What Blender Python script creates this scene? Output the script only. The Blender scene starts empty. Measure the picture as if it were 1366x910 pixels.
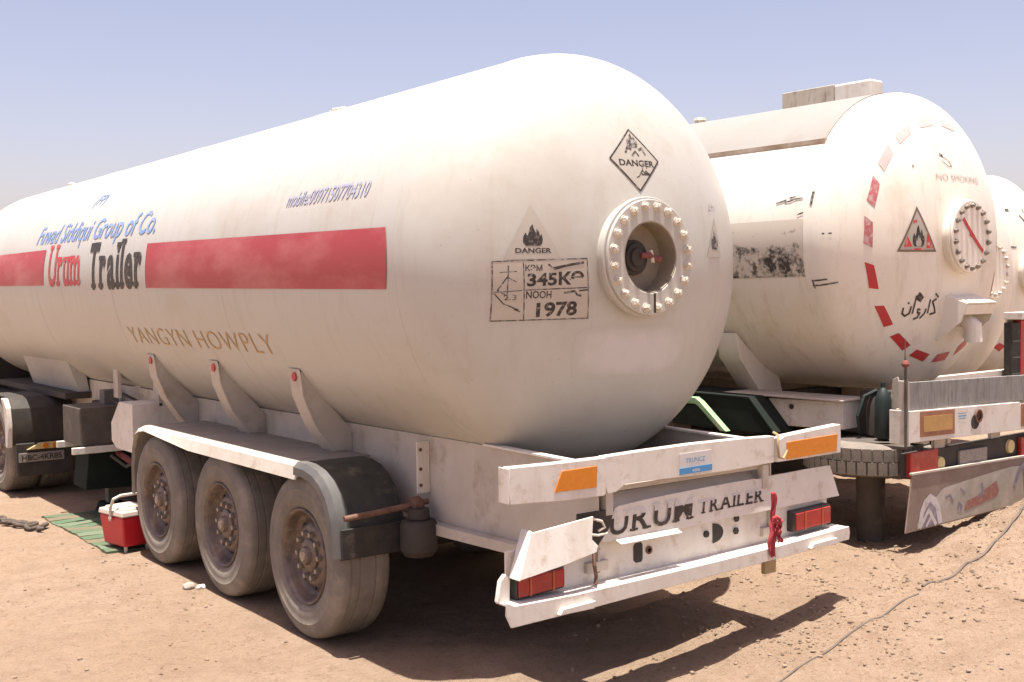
import bpy, bmesh, math, random
import numpy as np
from mathutils import Vector, Matrix, noise as mnoise
R_ = math.radians
random.seed(7); rng = np.random.default_rng(7)
scene = bpy.context.scene
C = scene.collection

# ------------------------------------------------------------------ camera
cam = bpy.data.cameras.new('camera'); camo = bpy.data.objects.new('camera', cam); C.objects.link(camo)
YAW, PITCH, ROLL = .6435, -.0430, -.0143
fw = Vector((math.sin(YAW)*math.cos(PITCH), math.cos(YAW)*math.cos(PITCH), math.sin(PITCH)))
r0 = Vector((math.cos(YAW), -math.sin(YAW), 0)); u0 = r0.cross(fw)
rr = r0*math.cos(ROLL)+u0*math.sin(ROLL); uu = -r0*math.sin(ROLL)+u0*math.cos(ROLL)
camo.matrix_world = Matrix(((rr.x, uu.x, -fw.x, -4.4897), (rr.y, uu.y, -fw.y, -4.3613), (rr.z, uu.z, -fw.z, 2.1829), (0, 0, 0, 1)))
cam.sensor_width = 36; cam.lens = 1530.97/1366*36; cam.clip_start = .1; cam.clip_end = 6000
scene.camera = camo
# ------------------------------------------------------------------ sky, sun, exposure
SUN = Vector((-.045, -.06, .99)).normalized()
w = bpy.data.worlds.new('World'); scene.world = w; w.use_nodes = True
nt = w.node_tree; bg = nt.nodes['Background']
sky = nt.nodes.new('ShaderNodeTexSky'); sky.sky_type = 'NISHITA'; sky.sun_disc = False
sky.sun_elevation = math.asin(SUN.z); sky.sun_rotation = math.atan2(SUN.x, SUN.y)
sky.air_density = 1.0; sky.dust_density = 5.0; sky.ozone_density = 3.0; sky.altitude = 900
mixw = nt.nodes.new('ShaderNodeMix'); mixw.data_type = 'RGBA'; mixw.blend_type = 'MULTIPLY'; mixw.inputs['Factor'].default_value = 1
mixw.inputs[7].default_value = (1.0, .735, .65, 1)
nt.links.new(sky.outputs[0], mixw.inputs[6]); nt.links.new(mixw.outputs[2], bg.inputs[0])
bg.inputs[1].default_value = .13
sl = bpy.data.lights.new('sun', 'SUN'); sl.energy = 5.0; sl.angle = R_(.53); sl.color = (1, .955, .88)
so = bpy.data.objects.new('sun', sl); C.objects.link(so)
so.rotation_euler = SUN.to_track_quat('Z', 'Y').to_euler(); so.location = (0, 0, 30)
vs = scene.view_settings; vs.view_transform = 'Standard'; vs.look = 'None'; vs.gamma = 1; vs.use_curve_mapping = False
vs.exposure = 1.12

# ------------------------------------------------------------------ material helpers
def lin(r, g, b):
    f = lambda c: (c/255/12.92) if c/255 <= .04045 else ((c/255+.055)/1.055)**2.4
    return (f(r), f(g), f(b))
def mat(name, col, col2=None, scale=4., detail=6., rough=.6, metal=0., bump=0., bscale=None, dirt=None, dirt_amt=.5, dirt_scale=2.5,
        stretch=(1, 1, 1), lo=.35, hi=.7, spec=.5, streak=None):
    m = bpy.data.materials.new(name); m.use_nodes = True
    n = m.node_tree.nodes; L = m.node_tree.links; b = n['Principled BSDF']
    b.inputs['Roughness'].default_value = rough; b.inputs['Metallic'].default_value = metal
    b.inputs['Specular IOR Level'].default_value = spec
    tc = n.new('ShaderNodeTexCoord'); mp = n.new('ShaderNodeMapping'); mp.inputs['Scale'].default_value = stretch
    L.new(tc.outputs['Object'], mp.inputs[0])
    def noi(s, d=detail, off=0., rgh=.6):
        t = n.new('ShaderNodeTexNoise'); t.inputs['Scale'].default_value = s; t.inputs['Detail'].default_value = d; t.inputs['Roughness'].default_value = rgh
        if off:
            m2 = n.new('ShaderNodeMapping'); m2.inputs['Location'].default_value = (off, off*.7, off*1.3)
            L.new(mp.outputs[0], m2.inputs[0]); L.new(m2.outputs[0], t.inputs['Vector'])
        else: L.new(mp.outputs[0], t.inputs['Vector'])
        return t.outputs['Fac']
    def ramp(src, a, c):
        r = n.new('ShaderNodeMapRange'); r.inputs[1].default_value = a; r.inputs[2].default_value = c; r.clamp = True
        L.new(src, r.inputs[0]); return r.outputs[0]
    def mix(fac, A, B):
        x = n.new('ShaderNodeMix'); x.data_type = 'RGBA'
        if hasattr(fac, 'links'): L.new(fac, x.inputs[0])
        else: x.inputs[0].default_value = fac
        for v, k in ((A, 6), (B, 7)):
            if isinstance(v, tuple): x.inputs[k].default_value = (*v, 1)
            else: L.new(v, x.inputs[k])
        return x.outputs[2]
    cur = col
    if col2: cur = mix(ramp(noi(scale), lo, hi), col, col2)
    if dirt:
        f = ramp(noi(dirt_scale, 8, 5.3, .65), .62-.25*dirt_amt, .80-.15*dirt_amt)
        cur = mix(f, cur, dirt)
    if streak:
        m3 = n.new('ShaderNodeMapping'); m3.inputs['Scale'].default_value = (2.2, 3.2, .35); L.new(tc.outputs['Object'], m3.inputs[0])
        t3 = n.new('ShaderNodeTexNoise'); t3.inputs['Scale'].default_value = 3.0; t3.inputs['Detail'].default_value = 9; t3.inputs['Roughness'].default_value = .7; L.new(m3.outputs[0], t3.inputs['Vector'])
        mm = n.new('ShaderNodeMath'); mm.operation = 'MULTIPLY'; L.new(ramp(t3.outputs['Fac'], .52, .78), mm.inputs[0]); mm.inputs[1].default_value = .55
        cur = mix(mm.outputs[0], cur, streak)
        t4 = n.new('ShaderNodeTexNoise'); t4.inputs['Scale'].default_value = 60; t4.inputs['Detail'].default_value = 3; L.new(tc.outputs['Object'], t4.inputs['Vector'])
        mm2 = n.new('ShaderNodeMath'); mm2.operation = 'MULTIPLY'; L.new(ramp(t4.outputs['Fac'], .70, .76), mm2.inputs[0]); mm2.inputs[1].default_value = .6
        cur = mix(mm2.outputs[0], cur, tuple(c*.55 for c in streak))
    if isinstance(cur, tuple): b.inputs['Base Color'].default_value = (*cur, 1)
    else: L.new(cur, b.inputs['Base Color'])
    if bump:
        bn = n.new('ShaderNodeBump'); bn.inputs['Strength'].default_value = bump; bn.inputs['Distance'].default_value = .02
        L.new(noi(bscale or scale*4, 5), bn.inputs['Height']); L.new(bn.outputs[0], b.inputs['Normal'])
    m['_mix'] = 0
    return m
def worn(name, col, under, wear=.4, scale=14., rough=.55, stretch=(1, 1, 1)):
    return mat(name, col, None, rough=rough, dirt=under, dirt_amt=wear, dirt_scale=scale, stretch=stretch)

WHITE = (.49, .473, .43)
M = {}
M['tank'] = mat('tank_paint', WHITE, (.47, .447, .395), scale=1.1, rough=.42, bump=.05, bscale=1.6, streak=(.37, .32, .25), dirt=(.42, .375, .31), dirt_amt=.3, dirt_scale=.9, stretch=(1, .5, 1))
M['tank_b'] = mat('tank_paint_cream', (.78, .73, .64), (.74, .67, .565), scale=1.3, rough=.42, streak=(.44, .35, .25), bump=.05, bscale=1.6, dirt=(.60, .51, .39), dirt_amt=.3, dirt_scale=1.1)
M['white'] = mat('white_steel', (.68, .64, .585), (.60, .55, .48), scale=5, streak=(.42, .34, .26), rough=.5, bump=.06, bscale=9, dirt=(.44, .35, .265), dirt_amt=.30, dirt_scale=11)
M['rail'] = mat('dusty_white_steel', (.52, .465, .40), (.43, .375, .31), scale=3, rough=.6, bump=.05, bscale=8, dirt=(.30, .235, .175), dirt_amt=.3, dirt_scale=4)
M['patch'] = mat('fresh_paint_patch', (.62, .585, .555), (.60, .565, .53), scale=6, rough=.5)
M['red'] = worn('faded_red_paint', (.40, .05, .058), (.50, .16, .155), .75, 3.0, .5, (1, .35, 1))
M['blue'] = worn('faded_blue_paint', (.17, .27, .50), WHITE, .4, 22)
M['mauve'] = worn('faded_violet_paint', (.33, .335, .45), WHITE, .4, 22)
M['dark'] = worn('dark_lettering', (.035, .026, .02), (.25, .2, .16), .3, 30)
M['redlet'] = worn('red_lettering', (.48, .05, .06), WHITE, .3, 30)
M['ochre'] = worn('ochre_lettering', (.46, .28, .09), (.52, .44, .31), .45, 18)
M['plac'] = mat('placard_film', (.47, .42, .35), (.43, .375, .305), scale=9, rough=.5)
M['placp'] = mat('placard_film_pale', (.42, .385, .325), (.395, .355, .295), scale=9, rough=.5)
M['ink'] = worn('black_ink', (.03, .022, .018), (.33, .28, .235), .32, 45)
M['ink2'] = worn('black_ink_worn', (.04, .03, .025), (.48, .445, .40), .62, 40)
M['bolt'] = mat('painted_bolt', (.68, .63, .55), (.36, .29, .20), scale=45, rough=.45)
M['cover'] = mat('manhole_cover_tan', (.30, .25, .185), (.25, .20, .145), scale=8, rough=.5)
M['black'] = mat('black_rubber', (.022, .02, .018), (.05, .043, .036), scale=8, rough=.7, dirt=(.16, .12, .09), dirt_amt=.2, dirt_scale=5)
M['guard'] = mat('black_plastic_guard', (.020, .024, .022), (.045, .045, .04), scale=6, rough=.5, dirt=(.15, .12, .09), dirt_amt=.2, dirt_scale=5)
M['guardedge'] = mat('grey_plastic_edge', (.115, .11, .104), (.08, .075, .07), scale=7, rough=.55, dirt=(.16, .13, .10), dirt_amt=.3, dirt_scale=6)
M['ftop'] = mat('dusty_fender_top', (.25, .225, .195), (.195, .17, .14), scale=5, rough=.7, dirt=(.29, .23, .175), dirt_amt=.4, dirt_scale=4)
M['tyre'] = mat('dusty_tyre', (.155, .135, .112), (.215, .184, .15), scale=7, rough=.85, bump=.15, bscale=60, dirt=(.31, .26, .205), dirt_amt=.45, dirt_scale=3.2)
M['rim'] = mat('rusty_rim', (.12, .086, .068), (.20, .155, .125), scale=12, rough=.45, metal=.35, dirt=(.34, .27, .21), dirt_amt=.3, dirt_scale=9)
M['nut'] = mat('worn_steel_nut', (.42, .37, .32), (.22, .18, .15), scale=20, rough=.4, metal=.5)
M['rust'] = mat('rusty_steel', (.11, .05, .03), (.19, .11, .075), scale=14, rough=.8, bump=.1)
M['rustbox'] = mat('rust_streaked_cream', (.46, .42, .35), (.42, .36, .28), scale=5, rough=.6, dirt=(.14, .085, .05), dirt_amt=.42, dirt_scale=5, stretch=(1, 2.2, .8))
M['orange'] = mat('amber_reflector', (.62, .21, .012), (.55, .17, .01), scale=40, rough=.35)
M['amber2'] = mat('dusty_amber_reflector', (.46, .27, .09), (.38, .21, .07), scale=14, rough=.5)
M['amberfr'] = mat('brown_reflector_border', (.26, .10, .05), (.33, .16, .09), scale=16, rough=.55)
M['lens'] = mat('red_lamp_lens', (.36, .022, .018), (.26, .02, .018), scale=20, rough=.3, dirt=(.34, .10, .07), dirt_amt=.35, dirt_scale=9)
M['lens2'] = mat('amber_lamp_lens', (.42, .10, .03), (.35, .08, .03), scale=20, rough=.3)
M['lampy'] = mat('clear_yellow_lens', (.62, .50, .22), (.5, .4, .2), scale=30, rough=.3)
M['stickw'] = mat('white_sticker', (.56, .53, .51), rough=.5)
M['stickb'] = mat('blue_sticker', (.055, .22, .46), (.07, .26, .5), scale=20, rough=.5)
M['stickt'] = worn('pale_blue_print', (.12, .30, .48), (.72, .70, .68), .3, 40)
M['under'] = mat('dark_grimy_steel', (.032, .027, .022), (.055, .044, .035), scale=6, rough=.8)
M['greydark'] = mat('dusty_dark_steel', (.10, .083, .068), (.065, .053, .044), scale=6, rough=.75, dirt=(.22, .17, .13), dirt_amt=.3)
M['legm'] = mat('grimy_landing_leg', (.17, .15, .13), (.11, .10, .085), scale=5, rough=.7)
M['redbrace'] = mat('dull_red_steel', (.22, .055, .04), (.15, .05, .04), scale=8, rough=.7)
M['greyboard'] = mat('weathered_grey_board', (.17, .165, .155), (.27, .26, .245), scale=9, rough=.7, stretch=(5, 1, .8), dirt=(.10, .09, .08), dirt_amt=.4, dirt_scale=6)
M['brown'] = mat('dusty_brown_plate', (.19, .135, .105), (.25, .19, .15), scale=5, rough=.75)
M['mural'] = mat('faded_painted_panel', (.37, .32, .26), (.27, .25, .21), scale=7, rough=.75, dirt=(.47, .41, .36), dirt_amt=.5, dirt_scale=5)
M['muralr'] = worn('faded_red_painting', (.25, .095, .08), (.31, .24, .20), .55, 26)
M['muralw'] = worn('faded_white_painting', (.52, .48, .47), (.33, .27, .24), .35, 16)
M['muralv'] = worn('faded_violet_painting', (.19, .165, .20), (.42, .38, .37), .4, 14)
M['dgreen'] = mat('dark_green_panel', (.009, .014, .011), (.016, .02, .016), scale=5, rough=.85, spec=.2)
M['lgreen'] = mat('light_green_paint', (.30, .48, .26), (.22, .38, .20), scale=8, rough=.5, dirt=(.45, .4, .3), dirt_amt=.25, dirt_scale=9)
M['gcyl'] = mat('dark_teal_bottle', (.012, .022, .020), (.02, .03, .027), scale=9, rough=.5)
M['sheet'] = mat('sunshade_sheet', (.26, .243, .222), (.24, .22, .195), scale=1.5, rough=.6, dirt=(.21, .175, .14), dirt_amt=.2, dirt_scale=3)
M['trim'] = mat('rust_stained_trim', (.33, .22, .14), (.55, .46, .37), scale=7, rough=.7)
M['redmark'] = mat('red_reflective_tape', (.50, .022, .03), (.42, .03, .035), scale=20, rough=.4)
M['redmark2'] = worn('faded_red_tape', (.42, .12, .125), (.52, .46, .42), .65, 26)
M['redmark3'] = worn('bleached_red_tape', (.50, .40, .375), (.52, .485, .44), .6, 20)
M['signred'] = worn('sign_red', (.52, .05, .04), (.66, .55, .5), .5, 22)
M['signline'] = mat('sign_outline', (.16, .11, .08), rough=.5)
M['plate'] = worn('number_plate', (.27, .24, .21), (.12, .10, .085), .45, 40)
M['redrag'] = mat('red_cloth', (.30, .025, .035), (.42, .07, .08), scale=18, rough=.9)
M['rope'] = mat('tan_rope', (.40, .29, .15), (.30, .20, .10), scale=30, rough=.9)
M['cred'] = mat('red_plastic', (.55, .018, .03), (.50, .02, .03), scale=5, rough=.4)
M['cwhite'] = mat('cream_plastic', (.58, .51, .43), (.52, .45, .37), scale=8, rough=.45)
M['matg'] = worn('green_mat_strip', (.085, .135, .075), (.17, .13, .085), .5, 12)
M['matg2'] = worn('pale_green_mat_strip', (.13, .165, .105), (.20, .155, .10), .5, 12)
M['matt'] = worn('tan_mat_strip', (.17, .13, .085), (.09, .13, .07), .5, 12)
M['chain'] = mat('dark_rope', (.06, .045, .035), (.12, .09, .07), scale=20, rough=.9)
M['stone'] = mat('pale_stone', (.42, .37, .32), (.30, .25, .21), scale=12, rough=.9)
M['paper'] = mat('white_litter', (.78, .76, .74), (.70, .66, .62), scale=20, rough=.7)
M['peb'] = mat('pebbles', (.28, .20, .145), (.20, .142, .10), scale=9, rough=.95)
M['cable'] = mat('dusty_cable', (.085, .07, .058), (.16, .12, .09), scale=6, rough=.8)

# ground material
def ground_mat():
    m = bpy.data.materials.new('sandy_dirt'); m.use_nodes = True; n = m.node_tree.nodes; L = m.node_tree.links; b = n['Principled BSDF']
    b.inputs['Roughness'].default_value = .95; b.inputs['Specular IOR Level'].default_value = .15
    tc = n.new('ShaderNodeTexCoord')
    def noi(s, d=8, r=.6):
        t = n.new('ShaderNodeTexNoise'); t.inputs['Scale'].default_value = s; t.inputs['Detail'].default_value = d; t.inputs['Roughness'].default_value = r
        L.new(tc.outputs['Object'], t.inputs['Vector']); return t.outputs['Fac']
    def rmp(src, a, c):
        r = n.new('ShaderNodeMapRange'); r.inputs[1].default_value = a; r.inputs[2].default_value = c; L.new(src, r.inputs[0]); return r.outputs[0]
    def mix(f, A, B):
        x = n.new('ShaderNodeMix'); x.data_type = 'RGBA'; L.new(f, x.inputs[0])
        for v, k in ((A, 6), (B, 7)):
            if isinstance(v, tuple): x.inputs[k].default_value = (*v, 1)
            else: L.new(v, x.inputs[k])
        return x.outputs[2]
    c = mix(rmp(noi(.55), .35, .65), (.325, .226, .152), (.36, .262, .187))
    c = mix(rmp(noi(3.2), .45, .75), c, (.28, .195, .132))
    c = mix(rmp(noi(9, 9, .72), .50, .70), c, (.275, .186, .124))
    c = mix(rmp(noi(30, 6, .7), .55, .68), c, (.215, .144, .095))
    c = mix(rmp(noi(75, 3), .60, .70), c, (.42, .33, .25))
    L.new(c, b.inputs['Base Color'])
    b1 = n.new('ShaderNodeBump'); b1.inputs['Strength'].default_value = .9; b1.inputs['Distance'].default_value = .05; L.new(noi(14, 10, .68), b1.inputs['Height'])
    b2 = n.new('ShaderNodeBump'); b2.inputs['Strength'].default_value = .8; b2.inputs['Distance'].default_value = .02; L.new(noi(70, 6, .7), b2.inputs['Height'])
    L.new(b1.outputs[0], b2.inputs['Normal']); L.new(b2.outputs[0], b.inputs['Normal'])
    return m
M['ground'] = ground_mat()
def picture_mat():     # faded black and white landscape print on the second tank
    m = bpy.data.materials.new('landscape_print'); m.use_nodes = True; n = m.node_tree.nodes; L = m.node_tree.links; b = n['Principled BSDF']
    b.inputs['Roughness'].default_value = .55
    tc = n.new('ShaderNodeTexCoord'); sp = n.new('ShaderNodeSeparateXYZ'); L.new(tc.outputs['Object'], sp.inputs[0])
    t = n.new('ShaderNodeTexNoise'); t.inputs['Scale'].default_value = 9; t.inputs['Detail'].default_value = 10; t.inputs['Roughness'].default_value = .72; L.new(tc.outputs['Object'], t.inputs['Vector'])
    t2 = n.new('ShaderNodeTexNoise'); t2.inputs['Scale'].default_value = 5; t2.inputs['Detail'].default_value = 3; L.new(tc.outputs['Object'], t2.inputs['Vector'])
    cr = n.new('ShaderNodeValToRGB'); e = cr.color_ramp.elements
    e[0].position = 0; e[0].color = (.54, .54, .54, 1); e[1].position = 1; e[1].color = (0, 0, 0, 1)
    for p, v in ((.52, .52), (.60, .34), (.68, .26), (.76, .44), (.88, .36), (.96, .2)):
        q = e.new(p); q.color = (v, v, v, 1)
    mr = n.new('ShaderNodeMapRange'); mr.inputs[1].default_value = 2.24; mr.inputs[2].default_value = 2.72; L.new(sp.outputs[2], mr.inputs[0])
    ad = n.new('ShaderNodeMath'); ad.operation = 'MULTIPLY_ADD'; L.new(t2.outputs['Fac'], ad.inputs[0]); ad.inputs[1].default_value = .35; L.new(mr.outputs[0], ad.inputs[2])
    sb = n.new('ShaderNodeMath'); sb.operation = 'SUBTRACT'; L.new(ad.outputs[0], sb.inputs[0]); sb.inputs[1].default_value = .17
    L.new(sb.outputs[0], cr.inputs[0])
    s2 = n.new('ShaderNodeMath'); s2.operation = 'ADD'; L.new(t.outputs['Fac'], s2.inputs[0]); L.new(cr.outputs[0], s2.inputs[1])
    r = n.new('ShaderNodeMapRange'); r.inputs[1].default_value = .98; r.inputs[2].default_value = 1.10; L.new(s2.outputs[0], r.inputs[0])
    x = n.new('ShaderNodeMix'); x.data_type = 'RGBA'; L.new(r.outputs[0], x.inputs[0]); x.inputs[6].default_value = (.60, .53, .44, 1); x.inputs[7].default_value = (.05, .042, .034, 1)
    L.new(x.outputs[2], b.inputs['Base Color']); return m
M['picture'] = picture_mat()
def patch_mat():      # brushed-over patch with ragged thin edges
    m = bpy.data.materials.new('brushed_patch'); m.use_nodes = True; n = m.node_tree.nodes; L = m.node_tree.links; b = n['Principled BSDF']; b.inputs['Roughness'].default_value = .45
    tc = n.new('ShaderNodeTexCoord'); sp = n.new('ShaderNodeSeparateXYZ'); L.new(tc.outputs['Object'], sp.inputs[0])
    def mth(op, a, b_=None):
        x = n.new('ShaderNodeMath'); x.operation = op
        for k, v in enumerate((a, b_)):
            if v is None: continue
            if isinstance(v, (int, float)): x.inputs[k].default_value = v
            else: L.new(v, x.inputs[k])
        return x.outputs[0]
    ex = mth('POWER', mth('ABSOLUTE', mth('DIVIDE', mth('ADD', sp.outputs[0], .02), .44)), 4.); ez = mth('POWER', mth('ABSOLUTE', mth('DIVIDE', mth('SUBTRACT', sp.outputs[2], 1.835), .155)), 3.)
    t = n.new('ShaderNodeTexNoise'); t.inputs['Scale'].default_value = 9; t.inputs['Detail'].default_value = 8; t.inputs['Roughness'].default_value = .65; L.new(tc.outputs['Object'], t.inputs['Vector'])
    d = mth('ADD', mth('ADD', ex, ez), mth('MULTIPLY', t.outputs['Fac'], 1.3))
    r = n.new('ShaderNodeMapRange'); r.inputs[1].default_value = .70; r.inputs[2].default_value = 1.35; r.inputs[3].default_value = 1; r.inputs[4].default_value = 0; L.new(d, r.inputs[0])
    x = n.new('ShaderNodeMix'); x.data_type = 'RGBA'; L.new(r.outputs[0], x.inputs[0]); x.inputs[6].default_value = (.478, .457, .408, 1); x.inputs[7].default_value = (.57, .53, .51, 1)
    L.new(x.outputs[2], b.inputs['Base Color']); return m
M['patch'] = patch_mat()

# ------------------------------------------------------------------ mesh helpers
class MB:
    def __init__(s): s.v = []; s.f = []
    def add(s, vs_, fs):
        o = len(s.v); s.v += [tuple(v) for v in vs_]; s.f += [tuple(i+o for i in f) for f in fs]; return s
    def box(s, lo, hi, M_=None):
        (a, b, c), (d, e, f) = lo, hi
        vs_ = [(a,b,c),(d,b,c),(d,e,c),(a,e,c),(a,b,f),(d,b,f),(d,e,f),(a,e,f)]
        if M_ is not None: vs_ = [M_ @ Vector(v) for v in vs_]
        return s.add(vs_, [(0,3,2,1),(4,5,6,7),(0,1,5,4),(1,2,6,5),(2,3,7,6),(3,0,4,7)])
    def prism(s, poly, axis, a, b):
        """poly: 2D points; axis 'x': (y,z); 'y': (x,z); 'z': (x,y)"""
        def P(p, t): return (t, p[0], p[1]) if axis == 'x' else (p[0], t, p[1]) if axis == 'y' else (p[0], p[1], t)
        n = len(poly); vs_ = [P(p, a) for p in poly]+[P(p, b) for p in poly]
        fs = [tuple(range(n)), tuple(range(2*n-1, n-1, -1))]+[(i, i+n, (i+1) % n+n, (i+1) % n) for i in range(n)]
        return s.add(vs_, fs)
    def lathe(s, prof, center, axis='x', seg=48, closed=False):
        """prof: (t, r) along the axis"""
        cx, cy, cz = center; vs_ = []
        for t, r in prof:
            for k in range(seg):
                a = 2*math.pi*k/seg; c, d = r*math.cos(a), r*math.sin(a)
                vs_.append((cx+t, cy+c, cz+d) if axis == 'x' else (cx+c, cy+t, cz+d) if axis == 'y' else (cx+c, cy+d, cz+t))
        n = len(prof); fs = []
        rng_ = n if closed else n-1
        for i in range(rng_):
            j = (i+1) % n
            for k in range(seg):
                l = (k+1) % seg; fs.append((i*seg+k, i*seg+l, j*seg+l, j*seg+k))
        if not closed:
            if prof[0][1] > 1e-6: fs.append(tuple(range(seg-1, -1, -1)))
            if prof[-1][1] > 1e-6: fs.append(tuple((n-1)*seg+k for k in range(seg)))
        return s.add(vs_, fs)
    def tube(s, path, r, seg=10):
        pts = [Vector(p) for p in path]; n = len(pts); vs_ = []
        rad = r if hasattr(r, '__len__') else [r]*n
        up = Vector((0, 0, 1)); prev = None
        for i, p in enumerate(pts):
            d = (pts[min(i+1, n-1)]-pts[max(i-1, 0)]).normalized()
            if prev is None:
                a = d.cross(up if abs(d.z) < .9 else Vector((1, 0, 0))).normalized()
            else:
                a = (prev-d*prev.dot(d)).normalized()
            prev = a; b = d.cross(a)
            for k in range(seg):
                t = 2*math.pi*k/seg; vs_.append(p+(a*math.cos(t)+b*math.sin(t))*rad[i])
        fs = [(i*seg+k, i*seg+(k+1) % seg, (i+1)*seg+(k+1) % seg, (i+1)*seg+k) for i in range(n-1) for k in range(seg)]
        fs += [tuple(range(seg-1, -1, -1)), tuple((n-1)*seg+k for k in range(seg))]
        return s.add(vs_, fs)
    def mesh(s, name):
        me = bpy.data.meshes.new(name); me.from_pydata(s.v, [], s.f); me.validate()
        bm = bmesh.new(); bm.from_mesh(me); bmesh.ops.delete(bm, geom=[v for v in bm.verts if not v.link_faces], context='VERTS'); bmesh.ops.recalc_face_normals(bm, faces=bm.faces); bm.to_mesh(me); bm.free()
        return me
    def build(s, name, m, parent=None, bevel=0., ang=35, flat=False):
        return put(name, s.mesh(name), m, parent, bevel, ang, flat)
def put(name, me, m, parent=None, bevel=0., ang=35, flat=False):
    if not flat:
        me.polygons.foreach_set('use_smooth', [True]*len(me.polygons)); me.set_sharp_from_angle(angle=R_(ang))
    o = bpy.data.objects.new(name, me); C.objects.link(o)
    me.materials.clear(); me.materials.append(M[m] if isinstance(m, str) else m)
    if parent: o.parent = parent
    if bevel:
        b = o.modifiers.new('bevel', 'BEVEL'); b.width = bevel; b.segments = 2; b.limit_method = 'ANGLE'; b.angle_limit = R_(35); b.harden_normals = True
    return o
def copy(o, parent, loc=None, rot=None):
    c = o.copy(); C.objects.link(c); c.parent = parent
    if loc is not None: c.location = loc
    if rot is not None: c.rotation_euler = rot
    return c
def copy_tree(o, parent, loc=None, rot=None):
    c = copy(o, parent, loc, rot)
    for ch in list(o.children): copy_tree(ch, c)
    return c
def empty(name, loc=(0, 0, 0), rz=0., parent=None):
    o = bpy.data.objects.new(name, None); C.objects.link(o); o.location = loc; o.rotation_euler = (0, 0, rz); o.empty_display_size = .2
    if parent: o.parent = parent
    return o
def tag(o, label, cat, group=None, kind=None):
    if label: o['label'] = label
    if cat: o['category'] = cat
    if group: o['group'] = group
    if kind: o['kind'] = kind
    return o

# text and flat print ------------------------------------------------
def text_geo(s_, size=1., bold=0., shear=0., xs=1., space=1.):
    cu = bpy.data.curves.new('t', 'FONT'); cu.body = s_; cu.size = size; cu.offset = bold; cu.shear = shear; cu.resolution_u = 3; cu.space_character = space
    o = bpy.data.objects.new('t', cu); C.objects.link(o)
    dg = bpy.context.evaluated_depsgraph_get(); dg.update()
    me = bpy.data.meshes.new_from_object(o.evaluated_get(dg))
    vs_ = [(v.co.x*xs, v.co.y) for v in me.vertices]; fs = [tuple(p.vertices) for p in me.polygons]
    bpy.data.objects.remove(o); bpy.data.curves.remove(cu); bpy.data.meshes.remove(me)
    return vs_, fs
SERIF = {'U': 'ab', 'R': 'aAB', 'M': 'AB', 'T': 'C', 'A': 'AB', 'I': 'cC', 'L': 'aA', 'E': 'aA', 'r': 'aA', 'u': 'abB', 'm': 'ABaC', 'a': 'B', 'i': 'aC', 'l': 'aC', 'e': ''}
def slab(s_, height, width, bold=.02, shear=0., serif=True, gap=.16):
    """condensed slab-serif lettering: each letter from the font, squeezed, with slabs added"""
    out_v, out_f = [], []; x = 0.
    capv, _ = text_geo('T', 1.0); cap = max(v[1] for v in capv)
    items = []
    for ch in s_:
        if ch == ' ': items.append(None); continue
        v, f = text_geo(ch, 1.0, bold); x0 = min(p[0] for p in v); x1 = max(p[0] for p in v)
        items.append((ch, [(p[0]-x0, p[1]) for p in v], f, x1-x0))
    for it in items:
        if it is None: x += .35; continue
        ch, v, f, wd = it; o = len(out_v)
        out_v += [(p[0]+x, p[1], 0) for p in v]; out_f += [tuple(i+o for i in q) for q in f]
        if serif:
            top = max(p[1] for p in v); th = .10*cap; sw = .14
            for k in SERIF.get(ch, ''):
                cx = {'a': .07, 'b': wd-.07, 'c': wd/2}[k.lower()]; y0 = 0 if k.isupper() else top-th
                o = len(out_v); out_v += [(x+cx-sw, y0, 1), (x+cx+sw, y0, 1), (x+cx+sw, y0+th, 1), (x+cx-sw, y0+th, 1)]; out_f.append((o, o+1, o+2, o+3))
        x += wd+gap
    x -= gap; kx = width/x; ky = height/cap
    return [(p[0]*kx+p[1]*ky*shear, p[1]*ky, p[2]) for p in out_v], out_f
def bisect(vs_, fs, su=None, sv=None):
    bm = bmesh.new(); bv = [bm.verts.new((v[0], v[1], v[2] if len(v) > 2 else 0)) for v in vs_]
    for f in fs:
        try: bm.faces.new([bv[i] for i in f])
        except ValueError: pass
    for st, ax in ((su, 0), (sv, 1)):
        if not st: continue
        lo = min(v.co[ax] for v in bm.verts); hi = max(v.co[ax] for v in bm.verts)
        k = math.ceil(lo/st)*st
        no = Vector((1, 0, 0)) if ax == 0 else Vector((0, 1, 0))
        while k < hi:
            bmesh.ops.bisect_plane(bm, geom=bm.verts[:]+bm.edges[:]+bm.faces[:], plane_co=no*k, plane_no=no, dist=1e-6)
            k += st
    bm.verts.index_update()
    v = [tuple(x.co) for x in bm.verts]; f = [tuple(x.index for x in q.verts) for q in bm.faces]; bm.free()
    return v, f
def flat(name, vs_, fs, fn, m, parent, su=None, sv=None):
    """lay flat print (2D) on a surface through fn(u, v, lift)"""
    v, f = bisect(vs_, fs, su, sv)
    me = bpy.data.meshes.new(name); me.from_pydata([fn(p[0], p[1], p[2]*.0006) for p in v], [], f)
    return put(name, me, m, parent, flat=False)
def poly(pts): return [(p[0], p[1], 0) for p in pts], [tuple(range(len(pts)))]
def strokes(lines, wd):
    """polylines -> ribbons with slightly different lift so that they never share a plane"""
    V, F = [], []; k = 0
    for ln in lines:
        ww = wd
        if isinstance(ln, tuple) and isinstance(ln[0], (int, float)): ww, ln = ln
        for a, b in zip(ln[:-1], ln[1:]):
            a = Vector(a); b = Vector(b); d = (b-a)
            if d.length < 1e-6: continue
            d.normalize(); n_ = Vector((-d.y, d.x))*ww/2; e = d*ww*.25; o = len(V); z = .2+.25*(k % 5); k += 1
            for p in (a-e-n_, b+e-n_, b+e+n_, a-e+n_): V.append((p.x, p.y, z))
            F.append((o, o+1, o+2, o+3))
    return V, F
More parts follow.
